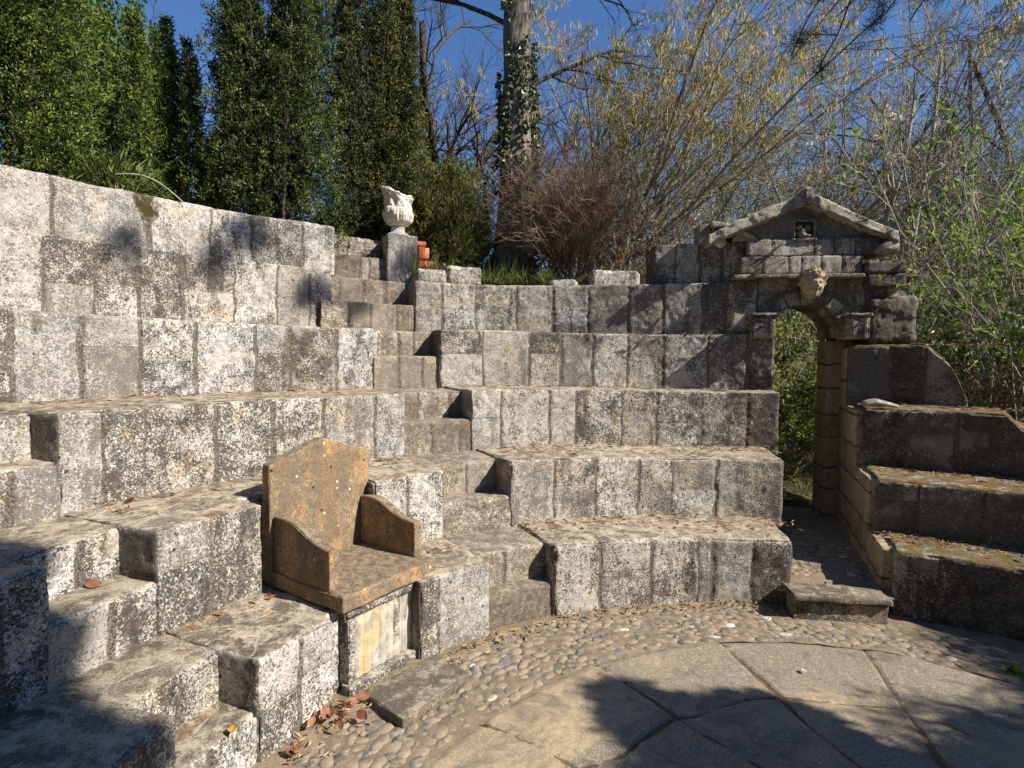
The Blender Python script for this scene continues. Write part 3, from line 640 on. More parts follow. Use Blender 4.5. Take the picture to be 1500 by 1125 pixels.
def loose(pxs, r, z0, z1, label, seed, al=.1, mo=.1, mat='stone', dpt=.25, rho=.03, amp=(.008, .003)):
    a0, a1 = th(pxs[0], 400, r), th(pxs[1], 400, r); am = (a0+a1)/2; f = at_polar(r, am); w = rad(a1-a0)*r/2
    o = blk('stone_block', None, f, -w, w, 0, dpt, z0, z1, MS['block' if mat == 'stone' else mat], seed, .014, rho, al=al, mo=mo, loc=tuple(polar(r, am, z0)), amp=amp, chip=.02)
    return tag(o, label, 'stone block', 'loose coping stones on the top tier')
loose((612, 655), 4.68, 2.19, 2.325, 'low mottled coping block right below the orange bricks', 260)
loose((656, 706), 4.68, 2.19, 2.375, 'square coping block between the brick pile and the grass', 261, mo=.2)
loose((807, 848), 4.62, 2.18, 2.30, 'smallest rounded coping stone in the grass on the top tier', 262, rho=.05, amp=(.014, .003))
loose((866, 938), 4.60, 2.19, 2.40, 'white pitted coping block standing alone on the top tier', 263, al=-.1, mo=.0, rho=.035)
pw = thing('parapet_wall', 'low mossy parapet wall running from the white block to the gate', 'wall', polar(4.55, 6, 2.2))
tier('wall_course', pw, 0, .0, 13.5, [2.6, 5.4, 8.1, 10.9], 264, MS['block'], lambda a, W: .25+0*a, lambda a, W, P, nb: .22+0*a, Rf=lambda a: Rk(4, a)+np.interp(a, [0, 7, 13], [.06, .05, .06]), Lf=lambda a: 2.555+0*np.asarray(a), faces='FTLRB', depth=.33, zb=2.15, rho=.016)

# ------------------------------------------------------------------ orchestra floor
def polyd(P, L):
    d = np.full(len(P), 9.)
    for a, b in zip(L[:-1], L[1:]):
        a = np.array(a); b = np.array(b); ab = b-a; t = np.clip(((P-a)@ab)/(ab@ab), 0, 1); d = np.minimum(d, np.linalg.norm(P-a-t[:, None]*ab, axis=1))
    return d
def pxl(*q): return [pl(x, y, 0)[:2] for x, y in q]
def ext(L, k=3.):
    d = (L[-1]-L[-2]); return L+[L[-1]+d/np.linalg.norm(d)*k]
JA = ext(pxl((700, 1057), (783, 1090), (833, 1117))); J1 = ext(pxl((870, 972), (917, 1000), (993, 1050), (1016, 1066), (1089, 1107)))
J2 = ext(pxl((1053, 938), (1086, 967), (1144, 1022), (1177, 1055), (1243, 1110))); J3 = ext(pxl((1265, 949), (1302, 1004), (1324, 1037), (1353, 1077), (1383, 1121)))
TA = pxl((620, 1180), (760, 1150), (907, 1107), (933, 1087), (963, 1067), (990, 1050)); TB = pxl((990, 1052), (1016, 1048), (1056, 1037), (1093, 1026), (1144, 1020)); TC = pxl((1150, 1022), (1240, 1030), (1324, 1037), (1420, 1075))
def edge_r(a): return np.interp(a, [-80, -60, -45, -27, -4, 19, 33, 60], [1.85, 1.843, 1.832, 1.853, 1.891, 1.929, 1.905, 1.89])
nr, na = 170, 420
aa, rr_ = np.meshgrid(np.linspace(-100, 62, na), np.linspace(0, 1, nr), indexing='ij'); a = aa.ravel(); r = .25+(edge_r(a)-.25)*rr_.ravel()
P2 = np.stack([CX+r*np.sin(np.radians(a)), CY+r*np.cos(np.radians(a))], 1); P3 = np.c_[P2, np.zeros(len(P2))]
wob = .009*fbm(P3, 8, 3, 5)
dj = np.full(len(P2), 9.)
for Lx, w in ((JA, .8), (J1, 1.), (J2, 1.2), (J3, 1.5), (TA, 1.), (TB, .8), (TC, .9)): dj = np.minimum(dj, np.abs(polyd(P2, Lx)+wob)/w)
j = 1-sstep(.003, .012, dj)
def sidev(P, L):
    L = np.array(L); d = L[-1]-L[0]; return ((P-L[0])@np.array([-d[1], d[0]])) > 0
cell = sum((sidev(P2, Lx).astype(float))*w for Lx, w in ((JA, 1.37), (J1, 2.61), (J2, 3.43), (J3, 4.79)))+(np.hypot(P2[:, 0]-CX, P2[:, 1]-CY) > 1.42)*.53
rn = (cell*.618) % 1
z = .006*fbm(P3, 4, 2, 8)+.002*fbm(P3, 40, 2, 9)-.010*j-.012*sstep(.97, 1., rr_.ravel())
I = (np.arange(na-1)[:, None]*nr+np.arange(nr-1)[None]).ravel()
fo = obj('orchestra_floor', np.c_[P2, z], np.stack([I, I+1, I+nr+1, I+nr], 1)[:, ::-1], MS['floor'], None, np.stack([rn, j, 0*j, 0*j], 1)); tag(fo, kind='structure')
# cobbled band
na, nr = 300, 60
aa, rr_ = np.meshgrid(np.linspace(-100, 60, na), np.linspace(0, 1, nr), indexing='ij'); a = aa.ravel(); r0 = edge_r(a)-.01; r = r0+(2.55-r0)*rr_.ravel()
Pm = np.stack([CX+r*np.sin(np.radians(a)), CY+r*np.cos(np.radians(a)), 0*r], 1); Pm[:, 2] = -.008+.006*fbm(Pm, 12, 2, 3)+.012*sstep(2.28, 2.36, r)
I = (np.arange(na-1)[:, None]*nr+np.arange(nr-1)[None]).ravel()
tag(obj('cobble_path', Pm, np.stack([I, I+1, I+nr+1, I+nr], 1)[:, ::-1], MS['mortar'], None), kind='structure')
def pebble_mesh(pts, rng, tangential, smin, smax, zoff):
    acc = Acc(); n, m = 9, 5
    A_, B_ = np.meshgrid(np.linspace(0, 2*math.pi, n, endpoint=False), np.linspace(0, math.pi*.62, m), indexing='ij'); S0 = np.stack([np.sin(B_)*np.cos(A_), np.sin(B_)*np.sin(A_), np.cos(B_)], -1).reshape(-1, 3)
    i = np.arange(n)[:, None]; jj = np.arange(m-1)[None]; F = np.stack([i*m+jj, i*m+jj+1, ((i+1) % n)*m+jj+1, ((i+1) % n)*m+jj], -1).reshape(-1, 4)
    for (x, y, s) in pts:
        l = s*rng.uniform(1.0, 1.45); w = s*rng.uniform(.62, .95); q = S0*np.array([l, w, s*rng.uniform(.24, .34)]); q = q*(1+.10*vnoise(S0*1.6+rng.rand()*90, 3))[:, None]
        an = math.atan2(x-CX, y-CY)+rng.normal(0, .35) if tangential else rng.uniform(0, 6); c, s_ = math.cos(-an), math.sin(-an)
        q = np.stack([q[:, 0]*c-q[:, 1]*s_, q[:, 0]*s_+q[:, 1]*c, q[:, 2]], 1)
        acc.add(q+np.array([x, y, zoff(x, y)-s*.20]), F, (rng.rand(), rng.rand(), 0, 0))
    return acc
def dart(rng, inside, box, smin, smax, tries, gap=.86):
    cellz = smax*2; grid = {}; out = []
    X = rng.uniform(box[0], box[1], tries); Y = rng.uniform(box[2], box[3], tries); T = np.linspace(0, 1, tries); S_ = smax-(smax-smin)*T**.6*rng.uniform(.5, 1, tries)
    ok = inside(X, Y)
    for x, y, s in zip(X[ok], Y[ok], S_[ok]):
        gx, gy = int(x/cellz), int(y/cellz); bad = False
        for dx in (-1, 0, 1):
            for dy in (-1, 0, 1):
                for (u, v, w) in grid.get((gx+dx, gy+dy), ()):
                    if (x-u)**2+(y-v)**2 < ((s+w)*gap)**2: bad = True; break
                if bad: break
            if bad: break
        if not bad: grid.setdefault((gx, gy), []).append((x, y, s)); out.append((x, y, s))
    return out
SLAB = np.array([pl(530, 1015, .03)[:2], pl(590, 1055, .03)[:2], pl(690, 985, .03)[:2], pl(640, 958, .03)[:2]])
def in_slab(X, Y, grow=.015):
    c = SLAB.mean(0); S_ = c+(SLAB-c)*(1+grow/.15); o = np.ones(len(X), bool); n = len(S_); sg = None
    for i in range(n):
        a, b = S_[i], S_[(i+1) % n]; q = (b[0]-a[0])*(Y-a[1])-(b[1]-a[1])*(X-a[0]); o &= (q > 0)
    return o
if not in_slab(np.array([SLAB[:, 0].mean()]), np.array([SLAB[:, 1].mean()]))[0]: SLAB = SLAB[::-1]
def band(X, Y):
    r = np.hypot(X-CX, Y-CY); a = np.degrees(np.arctan2(X-CX, Y-CY)); return (r > edge_r(a)+.02) & (r < 2.335) & (a > -90) & (a < 52) & ~in_slab(X, Y)
rng = RS(4)
pts = dart(rng, band, (-1.3, 3.3, 1.0, 3.6),   .012, .038, 90000, .70)
tag(pebble_mesh(pts, rng, True, 0, 0, lambda x, y: -.006).obj('cobbles', MS['cobble']), kind='stuff')
# passage floor through the gate
fH = frame(GP, 22)
na, nr = 40, 110
uu, vv = np.meshgrid(np.linspace(-.36, .36, na), np.linspace(-1.56, 1.1, nr), indexing='ij'); u = uu.ravel(); v = vv.ravel()
Q = fH(u, v, 0*u); Q[:, 2] = .125-.07*sstep(0, 1.0, v)+.004*fbm(Q, 10, 2)
I = (np.arange(na-1)[:, None]*nr+np.arange(nr-1)[None]).ravel()
tag(obj('passage_floor', Q, np.stack([I, I+nr, I+nr+1, I+1], 1), MS['mortar'], None), kind='structure')
def inpass(X, Y):
    d = np.stack([X-GP[0], Y-GP[1]]); t = np.array([math.cos(rad(22)), -math.sin(rad(22))]); n = np.array([math.sin(rad(22)), math.cos(rad(22))])
    return (t@d < .32) & (t@d > -.24) & (n@d > -1.36) & (n@d < 1.0)
pz = lambda x, y: .128-.07*float(sstep(0, 1.0, np.array((x-GP[0])*math.sin(rad(22))+(y-GP[1])*math.cos(rad(22)))))
for (v0, v1, zt_, sd_) in ((-1.385, -.955, .372, 1), (-.955, -.385, .715, 2), (-.385, .16, 1.145, 3), (.16, .42, 1.63, 4)):
    blk('passage_wall', t_wing, fH, .316, .62, v0, v1+.003, -.05, zt_, MS['jamb'], 280+sd_, .016, .012, al=.10, joints=[('z', .16+.02*sd_), ('z', .40), ('z', .62), ('z', .86), ('z', 1.1), ('z', 1.35)])
ppts = dart(rng, inpass, (1.5, 3.4, 3.2, 5.8), .014, .030, 9000, .82)
tag(pebble_mesh(ppts, rng, False, 0, 0, pz).obj('passage_cobbles', MS['cobble']), kind='stuff')
pa, pb = pl(1163, 872, .145), pl(1310, 881, .145); dd = (pb-pa)[:2]; psi_ = -math.degrees(math.atan2(dd[1], dd[0])); Ls = float(np.linalg.norm(dd)); fst = frame(pa, psi_)
stp = thing('stone_step', 'grey stone threshold step at the mouth of the gate passage', 'step', (pa[0], pa[1], 0))
blk('tread', stp, fst, 0, Ls, 0, .22, .110, .145, MS['slate'], 270, .014, .008, al=.1)
blk('riser', stp, fst, .01, Ls-.01, .03, .16, -.03, .105, MS['dark'], 271, .014, .008, al=.4)
# drain slab in front of the throne
sc_ = SLAB.mean(0)
def slabshape(P):
    u, v = P[:, 0:1], P[:, 1:2]; q = (1-u)*(1-v)*SLAB[0]+u*(1-v)*SLAB[1]+u*v*SLAB[2]+(1-u)*v*SLAB[3]; return q
L1_ = float(np.linalg.norm(SLAB[1]-SLAB[0])); L2_ = float(np.linalg.norm(SLAB[3]-SLAB[0]))
V, F, A = rblock((L1_, L2_, .05), lambda P: np.c_[slabshape(P/np.array([L1_, L2_, 1])), P[:, 2]-.016], .014, .006, 'FBLRTD', rough(.004, .002, 9, .012), lambda W, P, nb: np.tile([.5, 0, .2, 0], (len(P), 1)))
tag(obj('stone_slab', V, F, MS['slate'], None, A, loc=(sc_[0], sc_[1], 0)), 'dark rectangular stone slab set in the cobbles at the foot of the throne', 'slab')

# ------------------------------------------------------------------ terrain
def rjump(a): return np.interp(a, [-42, -38.5, -27.5, -25, 8, 12, 22, 26], [4.98, 5.4, 5.4, 4.95, 4.85, 4.75, 4.75, 4.5])
nr, na = 96, 181
ra_ = np.concatenate([np.linspace(0, 4.7, 10), np.linspace(4.78, 12, 40), np.geomspace(12.5, 260, nr-50)]); an_ = np.linspace(-180, 180, na)
aa, rr_ = np.meshgrid(an_, ra_, indexing='ij'); a = aa.ravel(); r = rr_.ravel(); inner = r < 4.75; r = r+np.where(r > 4.5, rjump(a)-4.75, 0)*np.clip(1-(r-8)/3, 0, 1)
P = np.stack([CX+r*np.sin(np.radians(a)), CY+r*np.cos(np.radians(a)), 0*r], 1)
hi = np.interp(a, [-180, -140, -112, -40, -34, 3, 7.5, 10.5, 25, 60, 180], [0, 0, 2.4, 2.42, 2.24, 2.24, 2.2, .35, .0, .0, 0])
back = np.interp(r, [4.7, 7, 9.5, 14, 25, 60, 110, 260], [0, .22, .15, -.9, -2.2, -4, 3, 18])
z = np.where(inner, -.05, hi+back*np.where(hi > 1, 1, np.where(r < 20, .25, 1)))
z = z+np.where(~inner, .06*fbm(P, .9, 3, 2), 0)+np.where(r > 60, 2.5*fbm(P, .02, 3, 4), 0)
P[:, 2] = z; n2 = len(ra_); I = (np.arange(na-1)[:, None]*n2+np.arange(n2-1)[None]).ravel()
tag(obj('hillside', P, np.stack([I, I+1, I+n2+1, I+n2], 1)[:, ::-1], MS['soil'], None), kind='structure')
def ground(x, y):
    q = math.degrees(math.atan2(x-CX, y-CY)); r = math.hypot(x-CX, y-CY)
    h = float(np.interp(q, [-180, -140, -112, -40, -34, 3, 7.5, 10.5, 25, 60, 180], [0, 0, 2.4, 2.42, 2.24, 2.24, 2.2, .35, .0, .0, 0]))
    b = float(np.interp(r, [4.7, 7, 9.5, 14, 25, 60], [0, .22, .15, -.9, -2.2, -4])); return h+b*(1 if h > 1 else .25) if r > 4.75 else -.05

# ------------------------------------------------------------------ plants
def unit(v): return v/np.maximum(np.linalg.norm(v, axis=-1, keepdims=True), 1e-9)
def tubes(B, m=4, acc=None):
    """B list of (pts (n,3), radii (n,)), grouped by n for speed"""
    acc = acc or Acc(); by = {}
    for p, r in B: by.setdefault(len(p), []).append((p, r))
    for n, L in by.items():
        P = np.array([p for p, r in L]); R = np.array([r for p, r in L]); T = unit(np.gradient(P, axis=1))
        ref = np.where(np.abs(T[:, :, 2:3]) < .9, [[[0, 0, 1.]]], [[[1., 0, 0]]]); U = unit(np.cross(T, ref)); W = np.cross(T, U)
        q = np.arange(m)*2*math.pi/m
        V = P[:, :, None]+R[:, :, None, None]*(np.cos(q)[None, None, :, None]*U[:, :, None]+np.sin(q)[None, None, :, None]*W[:, :, None])
        k = len(L); b = (np.arange(k)*n*m)[:, None, None]; i = np.arange(n-1)[None, :, None]; j_ = np.arange(m)[None, None]
        F = np.stack([b+i*m+j_, b+i*m+(j_+1) % m, b+(i+1)*m+(j_+1) % m, b+(i+1)*m+j_], -1).reshape(-1, 4); acc.add(V.reshape(-1, 3), F)
    return acc
def leaves(P, Dv, L, w, rng, acc=None, val=None, fold=True):
    """one rhombus per leaf, from P along Dv"""
    acc = acc or Acc(); n = len(P)
    if not n: return acc
    Dv = unit(Dv); s = unit(np.cross(Dv, unit(rng.normal(size=(n, 3))))); L = np.broadcast_to(L, (n,))[:, None]; w = np.broadcast_to(w, (n,))[:, None]
    up = np.cross(s, Dv)*w*.35
    V = np.stack([P, P+Dv*L*.45+s*w*.5+up, P+Dv*L, P+Dv*L*.45-s*w*.5+up], 1)
    A = np.zeros((n, 4, 4)); A[:, :, 0] = (rng.rand(n) if val is None else val)[:, None]
    acc.add(V.reshape(-1, 3), np.arange(n*4).reshape(n, 4), A.reshape(-1, 4)); return acc
def rot(v, axis, ang):
    c, s = math.cos(ang), math.sin(ang); return v*c+np.cross(axis, v)*s+axis*np.dot(axis, v)*(1-c)
def grow(rng, p, d, L, r, lev, out, o):
    n = 6 if lev > 0 else 4; pts = [p]; q = p; dd = d; w = o.get('wob', .12)
    for i in range(n-1):
        dd = dd+rng.normal(0, w, 3)+np.array([0, 0, o.get('up', .05)])+o.get('drift', np.zeros(3)); dd = dd/np.linalg.norm(dd); q = q+dd*L/(n-1); pts.append(q)
    pts = np.array(pts); R = r*np.linspace(1, o.get('taper', .45) if lev else .35, n); out.append((lev, pts, R))
    if lev == 0: return
    nc = o['n'][lev]; nc = int(nc*rng.uniform(.75, 1.25)+.5)
    for k in range(nc):
        t = rng.uniform(o.get('t0', .25), 1.)*(n-1); i = min(int(t), n-2); f = t-i; pp = pts[i]*(1-f)+pts[i+1]*f; td = pts[i+1]-pts[i]; td = td/np.linalg.norm(td)
        ax = np.cross(td, rng.normal(size=3)); ax /= np.linalg.norm(ax); nd = rot(td, ax, rng.uniform(*o.get('ang', (.35, .9))))
        rr = R[i]*(1-f)+R[i+1]*f
        grow(rng, pp, nd, L*rng.uniform(*o.get('ratio', (.42, .7)))*(1-.25*t/(n-1)), max(rr*o.get('rr', .55), o.get('rmin', .0015)), lev-1, out, o)
def branches(out, big=4, small=3, rthr=.02):
    acc = Acc(); tubes([(p, r) for l, p, r in out if r[0] >= rthr], 8, acc); tubes([(p, r) for l, p, r in out if .006 <= r[0] < rthr], 5, acc); tubes([(p, r) for l, p, r in out if r[0] < .006], small, acc); return acc
def twig_points(out, per, rng, lev=0):
    P = []; T = []
    for l, p, r in out:
        if l <= lev:
            t = rng.uniform(.15, 1, per)*(len(p)-1); i = np.minimum(t.astype(int), len(p)-2); f = (t-i)[:, None]; P.append(p[i]*(1-f)+p[i+1]*f); T.append(p[i+1]-p[i])
    return (np.concatenate(P), unit(np.concatenate(T))) if P else (np.zeros((0, 3)), np.zeros((0, 3)))

# ---- columnar yews: many upright plumes covered with needle tufts
def yew(name, label, base, Hh, R, seed, mat, ntuft=3200, plumes=16, tl=.030, tw=.012, gap=.0, group='yews above the wall', tip=1.0, nl=11):
    rng = RS(seed); base = np.array(base, float); root = thing(name, label, 'tree', base, group)
    pa = rng.uniform(0, 2*math.pi, plumes); prr = R*np.sqrt(rng.uniform(.10, .62, plumes)); z0 = rng.uniform(-.05, .25, plumes)*Hh; z1 = Hh*rng.uniform(.62, 1.05, plumes); pw_ = R*rng.uniform(.30, .52, plumes); ntuft = int(ntuft*2.4); plumes_ = plumes
    k = rng.randint(0, plumes, ntuft); t = rng.uniform(0, 1, ntuft); a = rng.uniform(0, 2*math.pi, ntuft)
    clump = .55+.45*np.sin(t*z1[k]*14+k*2.1+2*np.sin(2*a+k))
    wr = pw_[k]*np.clip(1.15-t**2*1.05, .1, 1)*(.50+.65*clump)*np.sqrt(rng.uniform(.35, 1, ntuft)); lean = 1+.12*t
    P = np.stack([np.cos(pa[k])*prr[k]*lean+wr*np.cos(a), np.sin(pa[k])*prr[k]*lean+wr*np.sin(a), z0[k]+t*(z1[k]-z0[k])], 1)
    axis = unit(np.stack([np.cos(a), np.sin(a), np.full(ntuft, .9)], 1)+np.stack([np.cos(pa[k]), np.sin(pa[k]), 0*pa[k]], 1)*.5)
    P = np.repeat(P, nl, 0); ax = np.repeat(axis, nl, 0); n = len(P)
    Dv = unit(ax*.7+rng.normal(0, .8, (n, 3))+np.array([0, 0, .25])); v = np.clip(np.repeat(rng.uniform(0, .85, ntuft)**1.3*(.35+.65*clump), nl)+rng.uniform(-.1, .3, n), 0, 1)
    acc = leaves(P+base+rng.normal(0, .016, (n, 3))+ax*rng.uniform(0, tl, (n, 1)), Dv, tl*rng.uniform(.7, 1.3, n), tw*rng.uniform(.8, 1.2, n), rng, val=v)
    stems = []
    for i in range(plumes):
        x, y = math.cos(pa[i])*prr[i], math.sin(pa[i])*prr[i]; tt = np.linspace(0, 1, 6)[:, None]
        stems.append((base+np.array([x*.35, y*.35, -.1])+tt*np.array([x*.75, y*.75, z1[i]*.9])+rng.normal(0, .01, (6, 3)), np.linspace(.022, .006, 6)))
    tubes(stems, 5).obj('trunk', MS['bark_dark'], root); acc.obj('crown', mat, root, smooth=False); return root
def gz_(p): return (p[0], p[1], ground(p[0], p[1])-.05)
yew('yew_tree', 'broad dark green yew at the left edge above the high wall', gz_((-3.62, 4.0)), 3.2, .50, 1, MS['yew_green'], 5200, 20)
yew('yew_tree', 'yew with bright yellow green tips in the gap behind the high wall', gz_(dep(246, 270, 4.9)), 2.15, .27, 2, MS['yew_green'], 2300, 9, tip=1)
yew('yew_tree', 'tallest blackish green columnar yew, standing right behind the wall end', gz_(dep(400, 300, 5.15)), 3.4, .47, 3, MS['yew_dark'], 5600, 20)
yew('yew_tree', 'olive green columnar yew behind the white urn', gz_(dep(543, 300, 6.0)), 3.6, .49, 4, MS['yew_olive'], 5000, 17)
yew('yew_tree', 'short slender half hidden yew in the back between two taller columns', gz_(dep(308, 290, 6.4)), 1.5, .16, 5, MS['yew_green'], 900, 5)
# low dark evergreens
def bush(name, label, c, rx, rz, seed, mat, n=2500, ll=.07, lw=.022, up=.3, stems=16, barkm='bark_dark', group=None, cat='shrub', nl=6, spread=.7, dense=(.25, 1)):
    rng = RS(seed); c = np.array(c, float); root = thing(name, label, cat, c, group)
    d = unit(rng.normal(size=(n, 3))); d[:, 2] = np.abs(d[:, 2])*rng.choice([1, 1, 1, -.4], n); rr = rng.uniform(dense[0], 1, n)**.5; lob = 1+.28*fbm(d, 1.7, 2, seed)
    P = d*(rr*lob)[:, None]*np.array([rx, rx, rz])+np.array([0, 0, rz*.35]); P = P[P[:, 2] > -.05]; n = len(P)
    ax = unit(P*np.array([1, 1, .8])+np.array([0, 0, up])); P = np.repeat(P, nl, 0); ax = np.repeat(ax, nl, 0); m = len(P)
    v = np.clip(np.repeat(rng.uniform(0, .8, n), nl)+rng.uniform(-.1, .25, m), 0, 1)
    acc = leaves(c+P+rng.normal(0, ll*.45, (m, 3)), ax+rng.normal(0, spread, (m, 3)), ll*rng.uniform(.6, 1.3, m), lw*rng.uniform(.7, 1.3, m), rng, val=v)
    st = []
    for i in range(stems):
        e = P[rng.randint(m)]; t = np.linspace(0, 1, 5)[:, None]; st.append((c+e*t+np.array([0, 0, .12])*np.sin(t*3)+rng.normal(0, .015, (5, 3)), np.linspace(.012, .003, 5)))
    tubes(st, 4).obj('stems', MS[barkm], root); acc.obj('leaves', mat, root, smooth=False); return root
bush('evergreen_shrub', 'nearly black evergreen shrub in the shade left of the urn', gz_(dep(505, 330, 5.95)), .55, .52, 11, MS['yew_dark'], 3200, .05, .014)
bush('juniper_shrub', 'feathery green juniper shrub between the urn and the ivy trunk', gz_(dep(645, 345, 6.3)), .55, 1.0, 12, MS['yew_olive'], 5200, .075, .010, nl=8)
bush('juniper_shrub', 'tall olive juniper spray rising behind the urn', gz_(dep(592, 320, 6.6)), .36, 1.35, 13, MS['yew_olive'], 3600, .075, .010, nl=8, up=.8)
bush('fern_shrub', 'drooping dark green shrub on top of the wall between two yews', gz_(dep(150, 240, 4.55)), .42, .42, 14, MS['yew_dark'], 1700, .09, .016, up=-.1)
bush('broadleaf_tree', 'sunlit yellow green broadleaf tree behind the left yews', gz_(dep(150, 240, 6.2)), .62, 2.4, 15, MS['yew_bright'], 3400, .06, .03, nl=5, stems=26, barkm='bark_pale', cat='tree', dense=(.05, 1))
bush('arum_plant', 'low leafy ground plant right behind the orange bricks', gz_(dep(668, 372, 5.9)), .26, .12, 16, MS['laurel'], 300, .06, .03, nl=2, stems=8)
bush('moss_cushion', 'yellow green moss cushion on the wall top', (*dep(292, 290, 4.75)[:2], 2.56), .14, .06, 17, MS['grass'], 700, .03, .008, stems=3, cat='moss')

# ---- ivy clad trunk
rng = RS(30); b0 = gz_(dep(748, 385, 6.5)); tr = thing('ivy_tree', 'tall straight grey tree trunk wrapped in ivy', 'tree', b0)
zz = np.linspace(-.1, 6.5, 40); cx_ = b0[0]+.02*zz+.03*np.sin(zz*1.3); rad_ = np.interp(zz, [0, .5, 2, 6.5], [.27, .215, .165, .125])
m = 40; q = np.linspace(0, 2*math.pi, m, endpoint=False); V = np.stack([cx_[:, None]+rad_[:, None]*np.cos(q), b0[1]+rad_[:, None]*np.sin(q), (b0[2]+zz)[:, None]+0*q], -1).reshape(-1, 3)
V[:, :2] += (.018*fbm(V*np.array([1, 1, .35]), 9, 3, 3))[:, None]*np.stack([np.cos(np.tile(q, 40)), np.sin(np.tile(q, 40))], 1)
i = np.arange(39)[:, None]; j_ = np.arange(m)[None]; obj('trunk', V, np.stack([i*m+j_, i*m+(j_+1) % m, (i+1)*m+(j_+1) % m, (i+1)*m+j_], -1).reshape(-1, 4), MS['bark'], tr)
n = 9000; z_ = rng.uniform(0, 4.4, n); a_ = rng.uniform(0, 2*math.pi, n); keep = fbm(np.stack([np.cos(a_)*1.2, np.sin(a_)*1.2, z_*.9], 1), 1.3, 3, 6)+np.interp(z_, [0, .8, 1.4, 2.3, 2.9], [-.05, -.25, .05, .08, -.5])+.45*np.cos(a_+.9)*(z_ > .8) > .05
z_ = z_[keep]; a_ = a_[keep]; rr = np.interp(z_, [0, .5, 2, 6.5], [.27, .215, .165, .125])+rng.uniform(.0, .06, len(z_)); o_ = np.stack([np.cos(a_), np.sin(a_), 0*a_], 1)
P = np.stack([b0[0]+.02*z_+.03*np.sin(z_*1.3), np.full(len(z_), b0[1]), b0[2]+z_], 1)+o_*rr[:, None]
leaves(P, o_*.5+np.array([0, 0, -.6])+rng.normal(0, .5, (len(P), 3)), rng.uniform(.035, .07, len(P)), rng.uniform(.03, .055, len(P)), rng).obj('ivy', MS['ivy'], tr, smooth=False)
out = []
for (zb, dx, L) in ((2.9, (-.9, .3, .55), 2.2), (3.3, (.9, .2, .5), 2.4), (3.8, (-.6, .5, .7), 2.), (2.2, (.8, .5, .35), 1.8)):
    grow(rng, np.array([b0[0]+.05, b0[1], b0[2]+zb]), unit(np.array(dx)), L, .03, 3, out, dict(n=[0, 4, 5, 6], wob=.16, up=.03, ang=(.3, .9), rmin=.002))
branches(out).obj('branches', MS['bark_dark'], tr)

# ---- brown twiggy bush
def twigbush(label, c, rx, rz, n, seed, mat, name='twig_bush'):
    rng = RS(seed); c = np.array(c, float); root = thing(name, label, 'shrub', c); out = []
    for i in range(n):
        a = rng.uniform(0, 2*math.pi); s = math.sqrt(rng.uniform(0, 1)); d = unit(np.array([math.cos(a)*s*rx*1.3, math.sin(a)*s*rx*1.3, rz*rng.uniform(.55, 1)]))
        grow(rng, c+np.array([math.cos(a)*s*rx*.45, math.sin(a)*s*rx*.45, rng.uniform(0, .35)*rz]), d, rz*rng.uniform(.45, .85), .005, 2, out, dict(n=[0, 5, 6], wob=.16, up=.02, ang=(.35, 1.0), ratio=(.35, .65), rmin=.0022, rr=.6))
    branches(out).obj('twigs', mat, root); return root
twigbush('dense reddish brown leafless bush right of the ivy trunk', gz_(dep(836, 385, 6.25)),   .44, 1.30, 230, 41, MS['twig_brown'])

# ---- bare and budding trees
def baretree(name, label, base, stems, seed, barkm, o, lev=3, r0=.05, extra=None, group=None, zkeep=None):
    rng = RS(seed); base = np.array(base, float); root = thing(name, label, 'tree', base, group); out = []
    for d, L in stems:
        grow(rng, base+rng.normal(0, .05, 3)*np.array([1, 1, 0]), unit(np.array(d, float)), L, r0*rng.uniform(.7, 1.2), lev, out, o)
    branches(out).obj('trunk', MS[barkm], root)
    for (nm, mat, per, L, w, dr, sp_, lv) in (extra or []):
        P, T = twig_points(out, per, rng, lv); n = len(P)
        if zkeep: kk = rng.rand(n) < np.clip((P[:, 2]-zkeep[0])/(zkeep[1]-zkeep[0]), zkeep[2], 1); P = P[kk]; T = T[kk]; n = len(P)
        leaves(P, T*dr[0]+np.array(dr[1])+rng.normal(0, sp_, (n, 3)), L*rng.uniform(.6, 1.3, n), w*rng.uniform(.7, 1.3, n), rng).obj(nm, MS[mat], root, smooth=False)
    root['tips'] = 0; del root['tips']; root_out[root.name] = out
    return root
root_out = {}
hz = gz_(dep(872, 360, 7.4)); g = RS(8)
baretree('hazel_tree', 'many stemmed hazel leaning right with yellow catkins', hz, [((g.uniform(.15, 1.05), g.uniform(-.3, .4), 1.0), g.uniform(3.2, 4.6)) for i in range(16)]+[((g.uniform(-.5, .2), g.uniform(-.2, .4), 1.), g.uniform(2.6, 3.8)) for i in range(6)], 51, 'bark_olive',
         dict(n=[0, 8, 8, 8], wob=.10, up=.01, ang=(.3, 1.05), ratio=(.28, .52), rmin=.0032, rr=.5, taper=.3), 3, .028, [('catkins', 'catkin', 2, .085, .014, (.15, (0, 0, -1.)), .18, 0)], zkeep=(3.4, 5.2, .06))
bt = gz_(dep(655, 330, 9.))
baretree('bare_tree', 'dark crooked bare tree between the olive yew and the ivy trunk', bt, [((-.25, .2, 1), 3.4), ((.35, .3, 1), 3.6), ((.7, 0, .8), 3.2), ((-.6, .3, .8), 2.8), ((.05, -.2, 1), 3.8), ((-.45, 0, 1), 3.2), ((.5, -.1, 1), 3.4), ((-.1, .1, 1), 3.0)], 52, 'bark_dark', dict(n=[0, 8, 8, 8], wob=.2, up=.05, ang=(.35, 1.0), ratio=(.4, .7), rmin=.003), 3, .085)
mg = (*dep(1255, 330, 7.6)[:2], .6)
